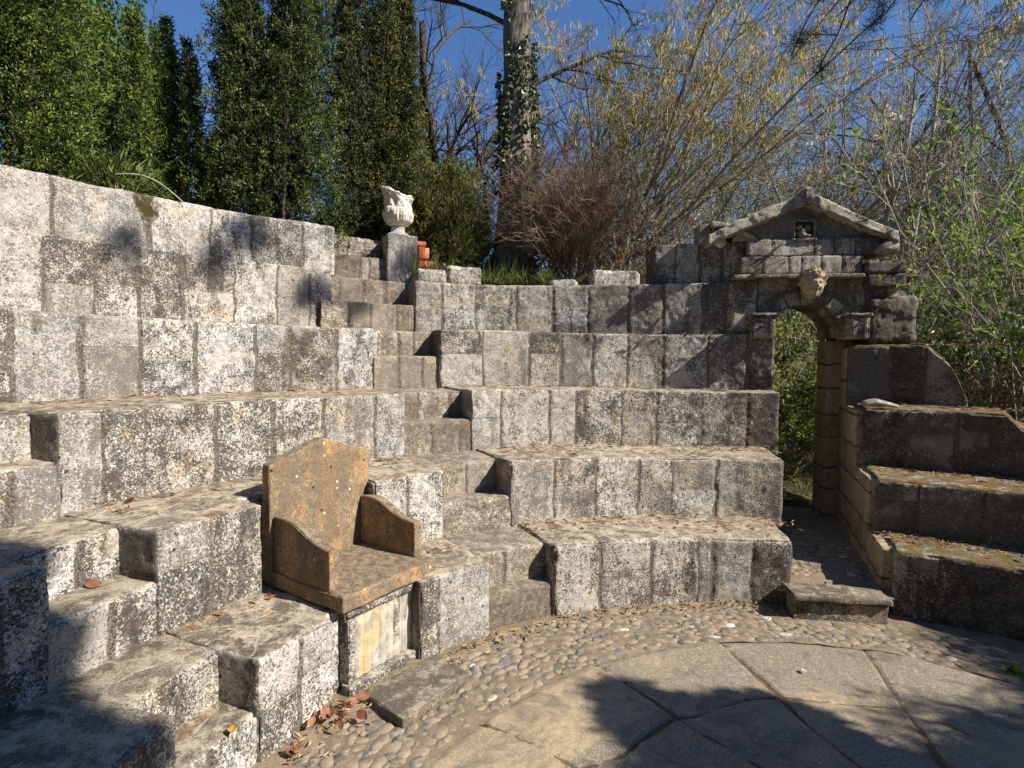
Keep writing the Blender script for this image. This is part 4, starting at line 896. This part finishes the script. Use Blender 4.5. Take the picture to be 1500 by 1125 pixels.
mag = baretree('magnolia_tree', 'magnolia with scattered pale pink flowers behind the gate', mg, [((.25, .1, 1), 4.6), ((.55, .15, 1), 5.2), ((.85, .1, 1), 5.4), ((.05, .2, 1), 4.6), ((-.12, .1, 1), 4.2), ((.4, -.15, 1), 4.9), ((1.1, .2, .9), 5.0), ((.7, .3, 1), 5.0)], 53, 'bark_pale',
         dict(n=[0, 9, 8, 9], wob=.08, up=.04, ang=(.3, .8), ratio=(.28, .5), rmin=.0032, rr=.5, t0=.3), 3, .045, [('buds', 'bright', 1, .045, .018, (.6, (0, 0, .2)), .4, 0)])

rng = RS(61); P, T = twig_points(root_out[mag.name], 1, rng, 1); k = rng.choice(len(P), min(75, len(P)), replace=False)
Pb = np.repeat(P[k], 7, 0); d = unit(rng.normal(0, .8, (len(Pb), 3))+np.array([0, 0, .7])); leaves(Pb, d, .075, .05, rng).obj('blossom', MS['blossom'], mag, smooth=False)
# background woodland, each tree on its own
BG = [(700, 13., 4, .9, 'bark_dark', 'twig_grey', 'grey bare tree far behind the ivy trunk'), (960, 12., 5, .35, 'bark_olive', None, 'thin pale bare tree far behind the hazel'),
      (1090, 14., 5, .3, 'twig_grey', None, 'grey bare tree far behind the gate pediment'), (1385, 10.5, 6, .0, 'bark_dark', None, 'bare tree with a stout dark trunk right of the gate'),
      (1190, 10.5, 7, .5, 'twig_grey', None, 'brushy grey sapling clump behind the pediment'), (1500, 9.5, 8, -.2, 'twig_brown', None, 'dense brown bare tree at the right edge'),
      (1330, 13.5, 9, .2, 'twig_brown', None, 'brown bare tree deep behind the magnolia'), (800, 15., 10, .3, 'twig_grey', None, 'hazy bare tree far behind the brown bush'), (260, 11., 11, .2, 'bark_dark', None, 'dark bare tree showing between the left yews'),
      (1010, 9.6, 12, .5, 'bark_olive', None, 'olive barked sapling clump left of the gate pediment'), (1440, 12., 13, -.1, 'twig_grey', None, 'tall grey bare tree behind the right edge thicket'), (1250, 15., 14, .2, 'bark_dark', None, 'dark bare tree deepest in the wood right of the pediment'), (880, 17., 15, .2, 'twig_brown', None, 'brown bare tree deepest in the wood behind the hazel')]
for (x, Y, sd, dr, bm, _, lab) in BG:
    p = dep(x, 400, Y); p = gz_(p); g = RS(sd*7); right = x > 1100; top = 6.5-p[2]+Y*.15
    st = [((dr+g.uniform(-.45, .45), g.uniform(-.3, .3), 1.), top*g.uniform(.55, .9)) for i in range(9 if right else 7)]
    baretree('bare_tree', lab, p, st, sd*13, bm, dict(n=[0, 8, 7, 9], wob=.15, up=.03, ang=(.35, 1.15), ratio=(.32, .58), rmin=.0042, rr=.5, t0=.12), 3, .075 if x == 1385 else .045, [('buds', 'bright', 1, .05, .02, (.6, (0, 0, .2)), .4, 0)] if right and x != 1385 else None, 'bare trees in the wood behind')
# slanting thicket on the right, below the tree crowns
def thicket(label, c, w, h, n, seed, mat, lean, leaf=None, per=1, ll=.05, lw=.03, name='thicket_shrub', r0=.012, lev=2):
    rng = RS(seed); c = np.array(c, float); root = thing(name, label, 'shrub', c); out = []
    for i in range(n):
        d = unit(np.array([lean+rng.normal(0, .35), rng.normal(0, .3), 1.])); grow(rng, c+np.array([rng.uniform(-w, w), rng.uniform(-w, w)*.5, rng.uniform(0, .3)]), d, h*rng.uniform(.6, 1.15), r0*rng.uniform(.6, 1.2), lev, out, dict(n=[0, 6, 7], wob=.11, up=.02, ang=(.3, .85), ratio=(.3, .55), rmin=.0028, rr=.55, t0=.12))
    branches(out).obj('stems', MS[mat], root)
    if leaf:
        P, T = twig_points(out, per, rng, 0); leaves(P, T*.5+rng.normal(0, .6, (len(P), 3))+np.array([0, 0, .1]), ll*rng.uniform(.6, 1.3, len(P)), lw*rng.uniform(.7, 1.2, len(P)), rng).obj('leaves', MS[leaf], root, smooth=False)
    return root
thicket('slanting grey brush filling the gap right of the gate', (5.4, 7.2, .4), 1.1, 3.0, 90, 71, 'twig_grey', .75, 'bright', 2, .05, .024)
thicket('tangled brown brush behind the right terrace', (5.6, 6.0, .3), .9, 2.2, 70, 72, 'twig_brown', .6, 'laurel', 2, .055, .028)
thicket('green leaved sapling with long arching shoots at the right edge', (4.55, 4.75, .55), .45, 2.7, 18, 73, 'bark_pale', .10, 'bright', 5, .06, .034, r0=.010)
thicket('leafy shrub with pale stems seen through the arch', (3.25, 6.9, -.1), .42, 2.3, 20, 74, 'bark_pale', .35, 'sunbright', 4, .07, .034)
thicket('bushy green shrub close behind the left side of the arch', (2.92, 6.4, -.1), .22, 1.6, 14, 75, 'bark_olive', .05, 'sunbright', 7, .07, .032)
thicket('leafy sprigs growing over the top of the right terrace', (3.75, 5.5, .9), .45, .95, 16, 76, 'bark_olive', .2, 'laurel', 4, .055, .026)
thicket('thin saplings with fresh leaves on the bank behind the parapet wall', (1.75, 6.8, 2.1), .75, 1.5, 12, 77, 'bark_olive', .2, 'bright', 1, .045, .022)
thicket('wispy dry stems at the edge of the bank right of the brown bush', (1.25, 5.9, 2.2), .35, .55, 18, 78, 'twig_grey', .1, 'dead', 1, .045, .02, r0=.005)

# ---- pine right of the picture: branches in the top right corner, crown shading the near seats
SUN = unit(np.array([1.13, -.48, 1.0]))
def sunview(q, c, A):                       # place by lateral offset q, height intercept c, distance A towards the sun
    hx = np.array([.920, -.391]); lx = np.array([.391, .920]); xy = hx*A+lx*q; return np.array([xy[0], xy[1], c+.8145*A])
rng = RS(80); pine = thing('pine_tree', 'pine whose dark needled branches hang into the top right corner', 'tree', (6.2, 4.0, 0)); pb = np.array([6.2, 4.0, 0]); out = []; tufts = []
tz = np.linspace(0, 1, 8)[:, None]; out.append((3, pb+tz*np.array([.2, .1, 10]), np.linspace(.16, .05, 8)))
def bough(p0, p1, n, spread, sag=.1, r=.03):
    t = np.linspace(0, 1, 8)[:, None]; pts = p0+(p1-p0)*t-np.array([0, 0, sag])*np.sin(t*3.1)+rng.normal(0, .03, (8, 3)); out.append((2, pts, np.linspace(r, .006, 8)))
    for i in range(n):
        s = rng.uniform(.3, 1)*7; k = min(int(s), 6); q = pts[k]+(pts[k+1]-pts[k])*(s-k); e = q+rng.normal(0, spread, 3)*np.array([1, 1, .6]); tt = np.linspace(0, 1, 4)[:, None]; out.append((1, q+(e-q)*tt, np.linspace(.007, .003, 4))); tufts.append(e); tufts.append((q+e)/2)
hang = [((1130, -60), (1160, 95), 5.2), ((1210, -80), (1200, 105), 5.4), ((1290, -50), (1240, 20), 5.0), ((1330, -60), (1270, 50), 5.3), ((1420, -60), (1330, 25), 5.2)]
for (a, b, Y) in hang:
    bough(dep(*a, Y)+np.array([.5, -.8, .5]), dep(*b, Y), 5, .13, -.05, .012)
lead = dep(1480, -200, 5.0); tt = np.linspace(0, 1, 8)[:, None]; top = pb+np.array([.1, .05, 6.0])
out.append((2, top+(lead-top)*tt, np.linspace(.05, .025, 8)))
for (a, b, Y) in hang:
    e = dep(*a, Y)+np.array([.5, -.8, .5]); out.append((2, lead+(e-lead)*tt, np.linspace(.022, .012, 8)))
def canopy(qs, cs, As, n, size):            # needle clumps shading a region
    for i in range(n):
        tufts.append(sunview(rng.uniform(*qs), rng.uniform(*cs), rng.uniform(*As))+rng.normal(0, size, 3))
# small clumps dappling the high wall and the top tier
for (x, y, r, z) in ((372, 352, 4.7, None), (345, 340, 4.7, None), (312, 382, 4.7, None), (490, 425, 4.6, None), (466, 422, 4.6, None), (530, 445, 4.6, None), (185, 357, 4.7, None), (865, 440, 4.42, None), (862, 475, 4.1, None), (590, 390, 4.9, None)):
    p = cyl(x, y, r); e = p+SUN*rng.uniform(6.8, 7.3); 
    for j in range(7): tufts.append(e+rng.normal(0, .045, 3))
    tt4 = np.linspace(0, 1, 8)[:, None]; s0 = pb+np.array([.2, .1, 9.2]); out.append((1, s0+(e-s0)*tt4-np.array([0, 0, .3])*np.sin(tt4*3.14), np.linspace(.012, .004, 8)))
branches(out).obj('trunk', MS['bark_dark'], pine)
Tf = np.array(tufts); Tf = np.repeat(Tf, 80, 0); d = unit(rng.normal(size=Tf.shape)+np.array([-.3, .2, .35])); leaves(Tf+rng.normal(0, .035, Tf.shape), d, rng.uniform(.06, .13, len(Tf)), .005, rng).obj('needles', MS['pine'], pine, smooth=False)
# shrubs right of the orchestra, outside the picture, that throw the shade over the right hand floor
def shade_bush(label, pts, seed, n, spread, mat='yew_dark', ll=.07, lw=.02, base=None):
    rng = RS(seed); P = []; 
    for (q, c, A, s, k) in pts: 
        d = rng.normal(size=(k, 3)); d = unit(d)*rng.uniform(.2, 1, (k, 1))**.5; P.append(sunview(q, c, A)+d*s)
    P = np.concatenate(P); P = P[P[:, 2] > .05]; b = np.array([P[:, 0].mean(), P[:, 1].mean(), -.05]) if base is None else np.array(base, float); root = thing('evergreen_shrub', label, 'shrub', b)
    P5 = np.repeat(P, 5, 0); leaves(P5+rng.normal(0, .03, P5.shape), rng.normal(size=P5.shape)+np.array([0, 0, .4]), ll, lw, rng).obj('leaves', MS[mat], root, smooth=False)
    st = []; 
    for (q, c, A, s, k) in pts:
        for h in range(5): e = sunview(q, c, A)+rng.normal(0, s*.5, 3); t = np.linspace(0, 1, 6)[:, None]; st.append((b+(e-b)*t+np.array([0, 0, .2])*np.sin(t*3)+rng.normal(0, .02, (6, 3)), np.linspace(.025, .006, 6)))
    tubes(st, 5).obj('stems', MS['bark_dark'], root); return root
shade_bush('dense evergreen bush standing right of the paved floor', [(q, c, 3.9, s_, k_) for q, c, s_, k_ in ((1.0, -.1, .32, 900), (1.4, -.1, .32, 900), (1.75, -.15, .32, 900), (2.05, -.1, .30, 900), (2.3, -.35, .26, 900), (2.0, -.6, .34, 1000), (1.5, -.7, .34, 900), (2.45, -.85, .26, 500), (2.25, -1.2, .34, 900), (2.6, -.2, .09, 220), (2.78, -.95, .20, 420), (2.7, -1.3, .28, 600), (3.0, -1.25, .2, 260),
    (2.50, .36, .07, 160), (2.40, .33, .07, 160), (2.31, .30, .08, 160), (2.44, .13, .07, 160), (2.34, .12, .08, 160), (2.22, .15, .10, 200), (2.56, .0, .10, 200), (2.64, -.1, .08, 160))], 90, 0, 0, ll=.08, lw=.03)
shade_bush('loose evergreen bush by the end of the right terrace', [(q, c, 4.4, .28, 200) for q, c in ((2.8, -.75), (2.95, -1.1), (3.2, -1.2), (2.75, -1.4), (3.5, -1.15), (3.75, -1.1), (3.2, -1.7), (3.6, -1.6), (3.9, -1.5), (3.5, -2.2), (3.0, -2.0), (3.4, -1.45), (3.1, -1.45), (2.6, -1.1), (3.65, -1.35))], 91, 0, 0, ll=.10, lw=.012)
# added unseen evergreen, its crown shaped to shade the lower left corner
def shade_tree():
    rng = RS(93); P = []; 
    while sum(len(p) for p in P) < 15000:
        q = rng.uniform(-.1, 1.25, 4000); c = rng.uniform(1.3, 3.1, 4000); A = rng.uniform(4.6, 6.2, 4000); lim = np.interp(c, [1.3, 1.45, 1.62, 1.8, 1.95, 2.2, 2.45, 2.8, 3.0, 3.1], [.85, 1.0, 1.1, 1.05, 1.05, 1.16, 1.08, 1.18, 1.08, .6])
        k = q < lim+.05*vnoise(np.stack([q*7, c*7, A*3], 1), 3); P.append(np.array([sunview(a, b, d) for a, b, d in zip(q[k], c[k], A[k])]))
    P = np.concatenate(P); b = np.array([5.6, -1.9, -.05]); root = thing('added_evergreen', 'broad evergreen tree added out of view right of the theatre to shade the lower left', 'tree', b)
    leaves(P, rng.normal(size=P.shape), .11, .065, rng).obj('crown', MS['yew_dark'], root, smooth=False)
    t = np.linspace(0, 1, 6)[:, None]; m = P.mean(0); tubes([(b+(m+np.array([0, 0, 1.])-b)*t, np.linspace(.14, .05, 6))]+[(b+(m-b)*.7+(P[rng.randint(len(P))]-b-(m-b)*.7)*t, np.linspace(.04, .01, 6)) for i in range(30)], 6).obj('trunk', MS['bark_dark'], root)
shade_tree()
def screen_tree(label, b, Hh, R, seed):         # unseen evergreens added around the viewer to block light from the sky
    rng = RS(seed); b = np.array(b, float); n = 5200; root = thing('added_evergreen', label, 'tree', b)
    t = rng.uniform(.06, 1, n); a = rng.uniform(0, 2*math.pi, n); r = R*(1.05-t)**.7*np.sqrt(rng.uniform(.3, 1, n))*(.8+.3*np.sin(a*5+t*22)); P = b+np.stack([r*np.cos(a), r*np.sin(a), t*Hh], 1)
    leaves(P, np.stack([np.cos(a), np.sin(a), -.2+0*a], 1)+rng.normal(0, .6, P.shape), .42, .16, rng).obj('crown', MS['yew_dark'], root, smooth=False)
    z = np.linspace(0, 1, 6)[:, None]; tubes([(b+z*np.array([0, 0, Hh*.95]), np.linspace(.2, .03, 6))], 8).obj('trunk', MS['bark_dark'], root)
for i, (x, y, h, r, lab) in enumerate([(-6.5, -1.5, 8, 1.9, 'tall evergreen added behind the viewer, farthest to the west'), (-5., -4., 11, 2.3, 'tall evergreen added behind the viewer, second from the west'), (-2.4, -5., 12, 2.4, 'tallest added evergreen directly behind the viewer'), (.4, -5.4, 11, 2.4, 'tall evergreen added behind the viewer, east of the tallest'), (-7.5, 1.2, 9, 1.9, 'tall evergreen added on the bank west of the clearing'), (3.4, -6.6, 8, 2.2, 'tall evergreen added south east of the clearing'), (7.2, -6.4, 6.5, 2.2, 'evergreen added south east of the clearing, the lower of the two'), (10.5, -3.2, 6.2, 2.2, 'evergreen added east of the clearing, low enough to let the sun over'), (11., 1.2, 6., 2.2, 'evergreen added straight east of the clearing')]):
    screen_tree(lab, (x, y, -.05), h, r, 300+i)
# ---- grass and ground growth (nobody could count it)
rng = RS(95); n = 15000; x = rng.uniform(-.95, 2.3, n); y = rng.uniform(5.2, 7.6, n); r_ = np.hypot(x-CX, y-CY); k = (r_ > 4.72) & (fbm(np.stack([x, y, 0*x], 1), 1.6, 2, 3)+.35*(r_ < 5.5) > -.1); x = x[k]; y = y[k]
P = np.stack([x, y, np.array([ground(a, b) for a, b in zip(x, y)])], 1); hgt = .09+.16*np.clip(fbm(P, 2.2, 2, 12)+.3, 0, 1)
v = np.clip(.35+.4*fbm(P, 1.1, 2, 13)+rng.uniform(-.3, .35, len(P)), 0, 1)
tag(leaves(P, rng.normal(0, .42, P.shape)*np.array([1, 1, .3])+np.array([0, 0, 1.]), hgt*rng.uniform(.5, 1.5, len(P)), .009, rng, val=v).obj('grass', MS['grass']), kind='stuff')
n = 900; a = rng.uniform(-95, -37, n); rr = rng.uniform(5.0, 5.6, n); P = np.stack([CX+rr*np.sin(np.radians(a)), CY+rr*np.cos(np.radians(a)), 2.42+0*a], 1)
# small plants
def tuftplant(label, c, n, L, w, mat, seed, name='weed_plant', g=None, sp_=.6):
    rng = RS(seed); c = np.array(c, float); acc = leaves(c+rng.normal(0, .012, (n, 3))*np.array([1, 1, .2]), rng.normal(0, sp_, (n, 3))+np.array([0, 0, .8]), L*rng.uniform(.5, 1.2, n), w, rng); tag(acc.obj(name, MS[mat], None, smooth=False, loc=tuple(c)), label, 'plant', g)
tuftplant('pinkish dry sprig hanging on the edge of the high wall', (*cyl(172, 262, 4.76)[:2], 2.56), 40, .06, .012, 'litter', 401)
tuftplant('grass tuft with arching blades on the bank beside the white block', (*dep(800, 400, 5.75)[:2], 2.25), 130, .22, .009, 'grass', 402)
tuftplant('small weed at the corner of the cobbles on the right', pl(1484, 985, 0), 30, .05, .016, 'bright', 403)
tuftplant('grass tuft on the path outside the arch', (3.12, 6.0, .02), 160, .28, .010, 'grass', 404)
tt = np.linspace(0, 1, 12)[:, None]; w0 = cyl(170, 255, 4.8); w1 = cyl(268, 296, 4.70); wire = w0+(w1-w0)*tt+np.array([0, 0, .07])*np.sin(tt*3.14)
tag(tubes([(wire, np.full(12, .004))], 5).obj('dry_stalk', MS['bark_pale'], None, loc=tuple(w0)), 'thin pale stalk arching over the top of the high wall', 'stalk')
# blocks lying on the path outside the arch
for (x, y, s, lab) in ((1160, 748, .10, 'white stone block lying outside the arch, the nearer one'), (1181, 738, .12, 'pale stone block lying outside the arch, the farther one')):
    p = dep(x, y, 5.9); f = frame(p, 10); tag(blk('stone_block', None, f, -s/1.6, s/1.6, 0, .2, p[2]-.07, p[2]+.05, MS['white'], int(x), .02, .02, loc=tuple(p)), lab, 'stone block')
p = cyl(1280, 579, 3.55); r_ = at_polar(3.56, 25.6)
tag(blk('stone_fragment', None, r_, -.13, .11, -.04, .16, 1.165, 1.225, MS['gate'], 301, .012, .03, al=-.1, loc=tuple(polar(3.6, 25.6, 1.17)), shape=lambda u, v, z: (u, v, 1.165+(z-1.165)*(1.1-np.abs(u+.03)*5))), 'flat grey stone fragment lying on the right terrace beside the passage', 'stone fragment')

# ---- fallen leaves, one object each
def leafmesh(seed):
    g = RS(seed); n, m = 9, 5; t, s = np.meshgrid(np.linspace(0, 1, n), np.linspace(-1, 1, m), indexing='ij'); w = np.sin(np.pi*np.clip(t*.93+.05, 0, 1))**.8*.34
    P = np.stack([t-.5, s*w, .16*np.abs(s)*w*2+.22*(t-.5)**2*g.uniform(-1, 2)+.05*np.sin(t*7+s*3+seed)], -1).reshape(-1, 3); i = np.arange(n-1)[:, None]; j = np.arange(m-1)[None]
    return P, np.stack([i*m+j, (i+1)*m+j, (i+1)*m+j+1, i*m+j+1], -1).reshape(-1, 4)
LM = []
for sd in range(6):
    P, F = leafmesh(sd); A = np.zeros((len(P), 4)); A[:, 0] = RS(sd).rand(); me = mesh('fallen_leaf', P, F, A); me.materials.append(MS['dead']); LM.append(me)
def leaf(p, s, label, group, g, me=None, flat=.5):
    o = bpy.data.objects.new('fallen_leaf', me or LM[g.randint(6)]); C.objects.link(o); o.location = [float(v) for v in p]; o.scale = (s, s, s); o.rotation_euler = (g.normal(0, flat), g.normal(0, flat), g.uniform(0, 6.28)); tag(o, label, 'leaf', group)
g = RS(99)
for i in range(22):
    x, y = 502+g.normal(0, 20), 1042+g.normal(0, 9); y -= (x-502)*.35; leaf(pl(x, y, .03+.02*g.rand()), g.uniform(.035, .06), 'brown fallen leaf in the pile between the pedestal and the slab', 'fallen leaves piled by the slab', g)
for i in range(6): x, y = 425+g.normal(0, 9), 1103+g.normal(0, 5); leaf(pl(x, y, .02), g.uniform(.03, .05), 'brown fallen leaf on the cobbles at the lower left terrace foot', 'fallen leaves at the terrace foot', g)
for i in range(3): leaf(pl(400+g.normal(0, 9), 873+g.normal(0, 3), .40), g.uniform(.04, .055), 'small orange leaf beside the foot of the throne', 'fallen leaves beside the throne', g)
for i in range(3): leaf(pl(135+g.normal(0, 9), 853+g.normal(0, 2), .615), g.uniform(.04, .06), 'rusty leaf lying on the sunlit step of the left stairs', 'fallen leaves on the left stairs', g)
for i in range(3): leaf(pl(645+g.normal(0, 9), 606+g.normal(0, 1), 1.06), .04, 'reddish leaf on the third step of the middle stairs', 'fallen leaves on the middle stairs', g)
leaf(pl(190, 733, .82), .045, 'single orange leaf at the back of the second left tier', None, g)
lm = LM[1].copy(); lm.materials.clear(); lm.materials.append(MS['yellowleaf'])
leaf(pl(341, 1068, .205), .05, 'yellow leaf alone on the lowest left step', None, g, lm, .2)
for (q, s, lab) in (((1178, 982), .035, 'white petal lying on the middle flagstone'), ((930, 907), .03, 'white flake on the cobbles below the lowest tier')):
    lm = LM[2].copy(); lm.materials.clear(); lm.materials.append(MS['blossom']); leaf(pl(*q, .012), s, lab, None, g, lm, .1)
# pine litter on the treads
acc = Acc(); rng = RS(17)
for k in range(4):
    n = 750; a = rng.uniform(-66, 13, n); a = np.concatenate([a, rng.uniform(24, 44, 350)]); n = len(a); wing = a > 20
    r0 = np.where(wing, np.interp(k, range(4), RR), Rk(k, a)); r1 = np.where(wing, np.interp(min(k+1, 3), range(4), RR)+(.3 if k == 3 else 0), Rk(k+1, a)); r = r1-(r1-r0)*rng.beta(1, 3.2, n)*.96-.01; ok = ~(((a > -36.5) & (a < -26)) | ((k == 0) & (a < -45) & (a > -60)))
    z = np.where(wing, LR[k+1], lvl(k+1, a))+.004
    P = np.stack([CX+r*np.sin(np.radians(a)), CY+r*np.cos(np.radians(a)), z], 1)[ok]; acc = leaves(P, rng.normal(size=P.shape)*np.array([1, 1, .12]), rng.uniform(.03, .075, len(P)), rng.choice([.003, .004, .012], len(P)), rng, acc)
n = 500; a = rng.uniform(-66, 12, n); r = np.where((a > -36) & (a < -26), 2.33, 2.345)-rng.beta(1, 6, n)*.3; P = np.stack([CX+r*np.sin(np.radians(a)), CY+r*np.cos(np.radians(a)), 0*a+.012], 1); acc = leaves(P, rng.normal(size=P.shape)*np.array([1, 1, .15]), rng.uniform(.02, .05, n), rng.choice([.004, .012], n), rng, acc)
tag(acc.obj('leaf_litter', MS['litter'], None, smooth=False), kind='stuff')

# ------------------------------------------------------------------ light
sd = SUN; el = math.asin(sd[2]); az = math.atan2(sd[0], sd[1])
L = bpy.data.lights.new('sun', 'SUN'); L.energy = 5.0; L.angle = rad(.5); L.color = (1., .93, .82)
lo = bpy.data.objects.new('sun', L); C.objects.link(lo); lo.rotation_euler = Vector(sd).to_track_quat('Z', 'Y').to_euler()
W = bpy.data.worlds.new('World'); bpy.context.scene.world = W; W.use_nodes = True; nt = W.node_tree
sky = nt.nodes.new('ShaderNodeTexSky'); sky.sky_type = 'NISHITA'; sky.sun_disc = False; sky.sun_elevation = el; sky.sun_rotation = az; sky.air_density = 1.0; sky.dust_density = 0; sky.ozone_density = 10; sky.altitude = 0
nt.links.new(sky.outputs[0], nt.nodes['Background'].inputs[0]); nt.nodes['Background'].inputs[1].default_value = .09
vs = bpy.context.scene.view_settings; vs.view_transform = 'Standard'; vs.look = 'None'; vs.exposure = .72; vs.gamma = 1; vs.use_curve_mapping = False
sc = bpy.context.scene; sc.cycles.max_bounces = 6; sc.cycles.diffuse_bounces = 3; sc.cycles.transparent_max_bounces = 4; sc.cycles.use_denoising = True
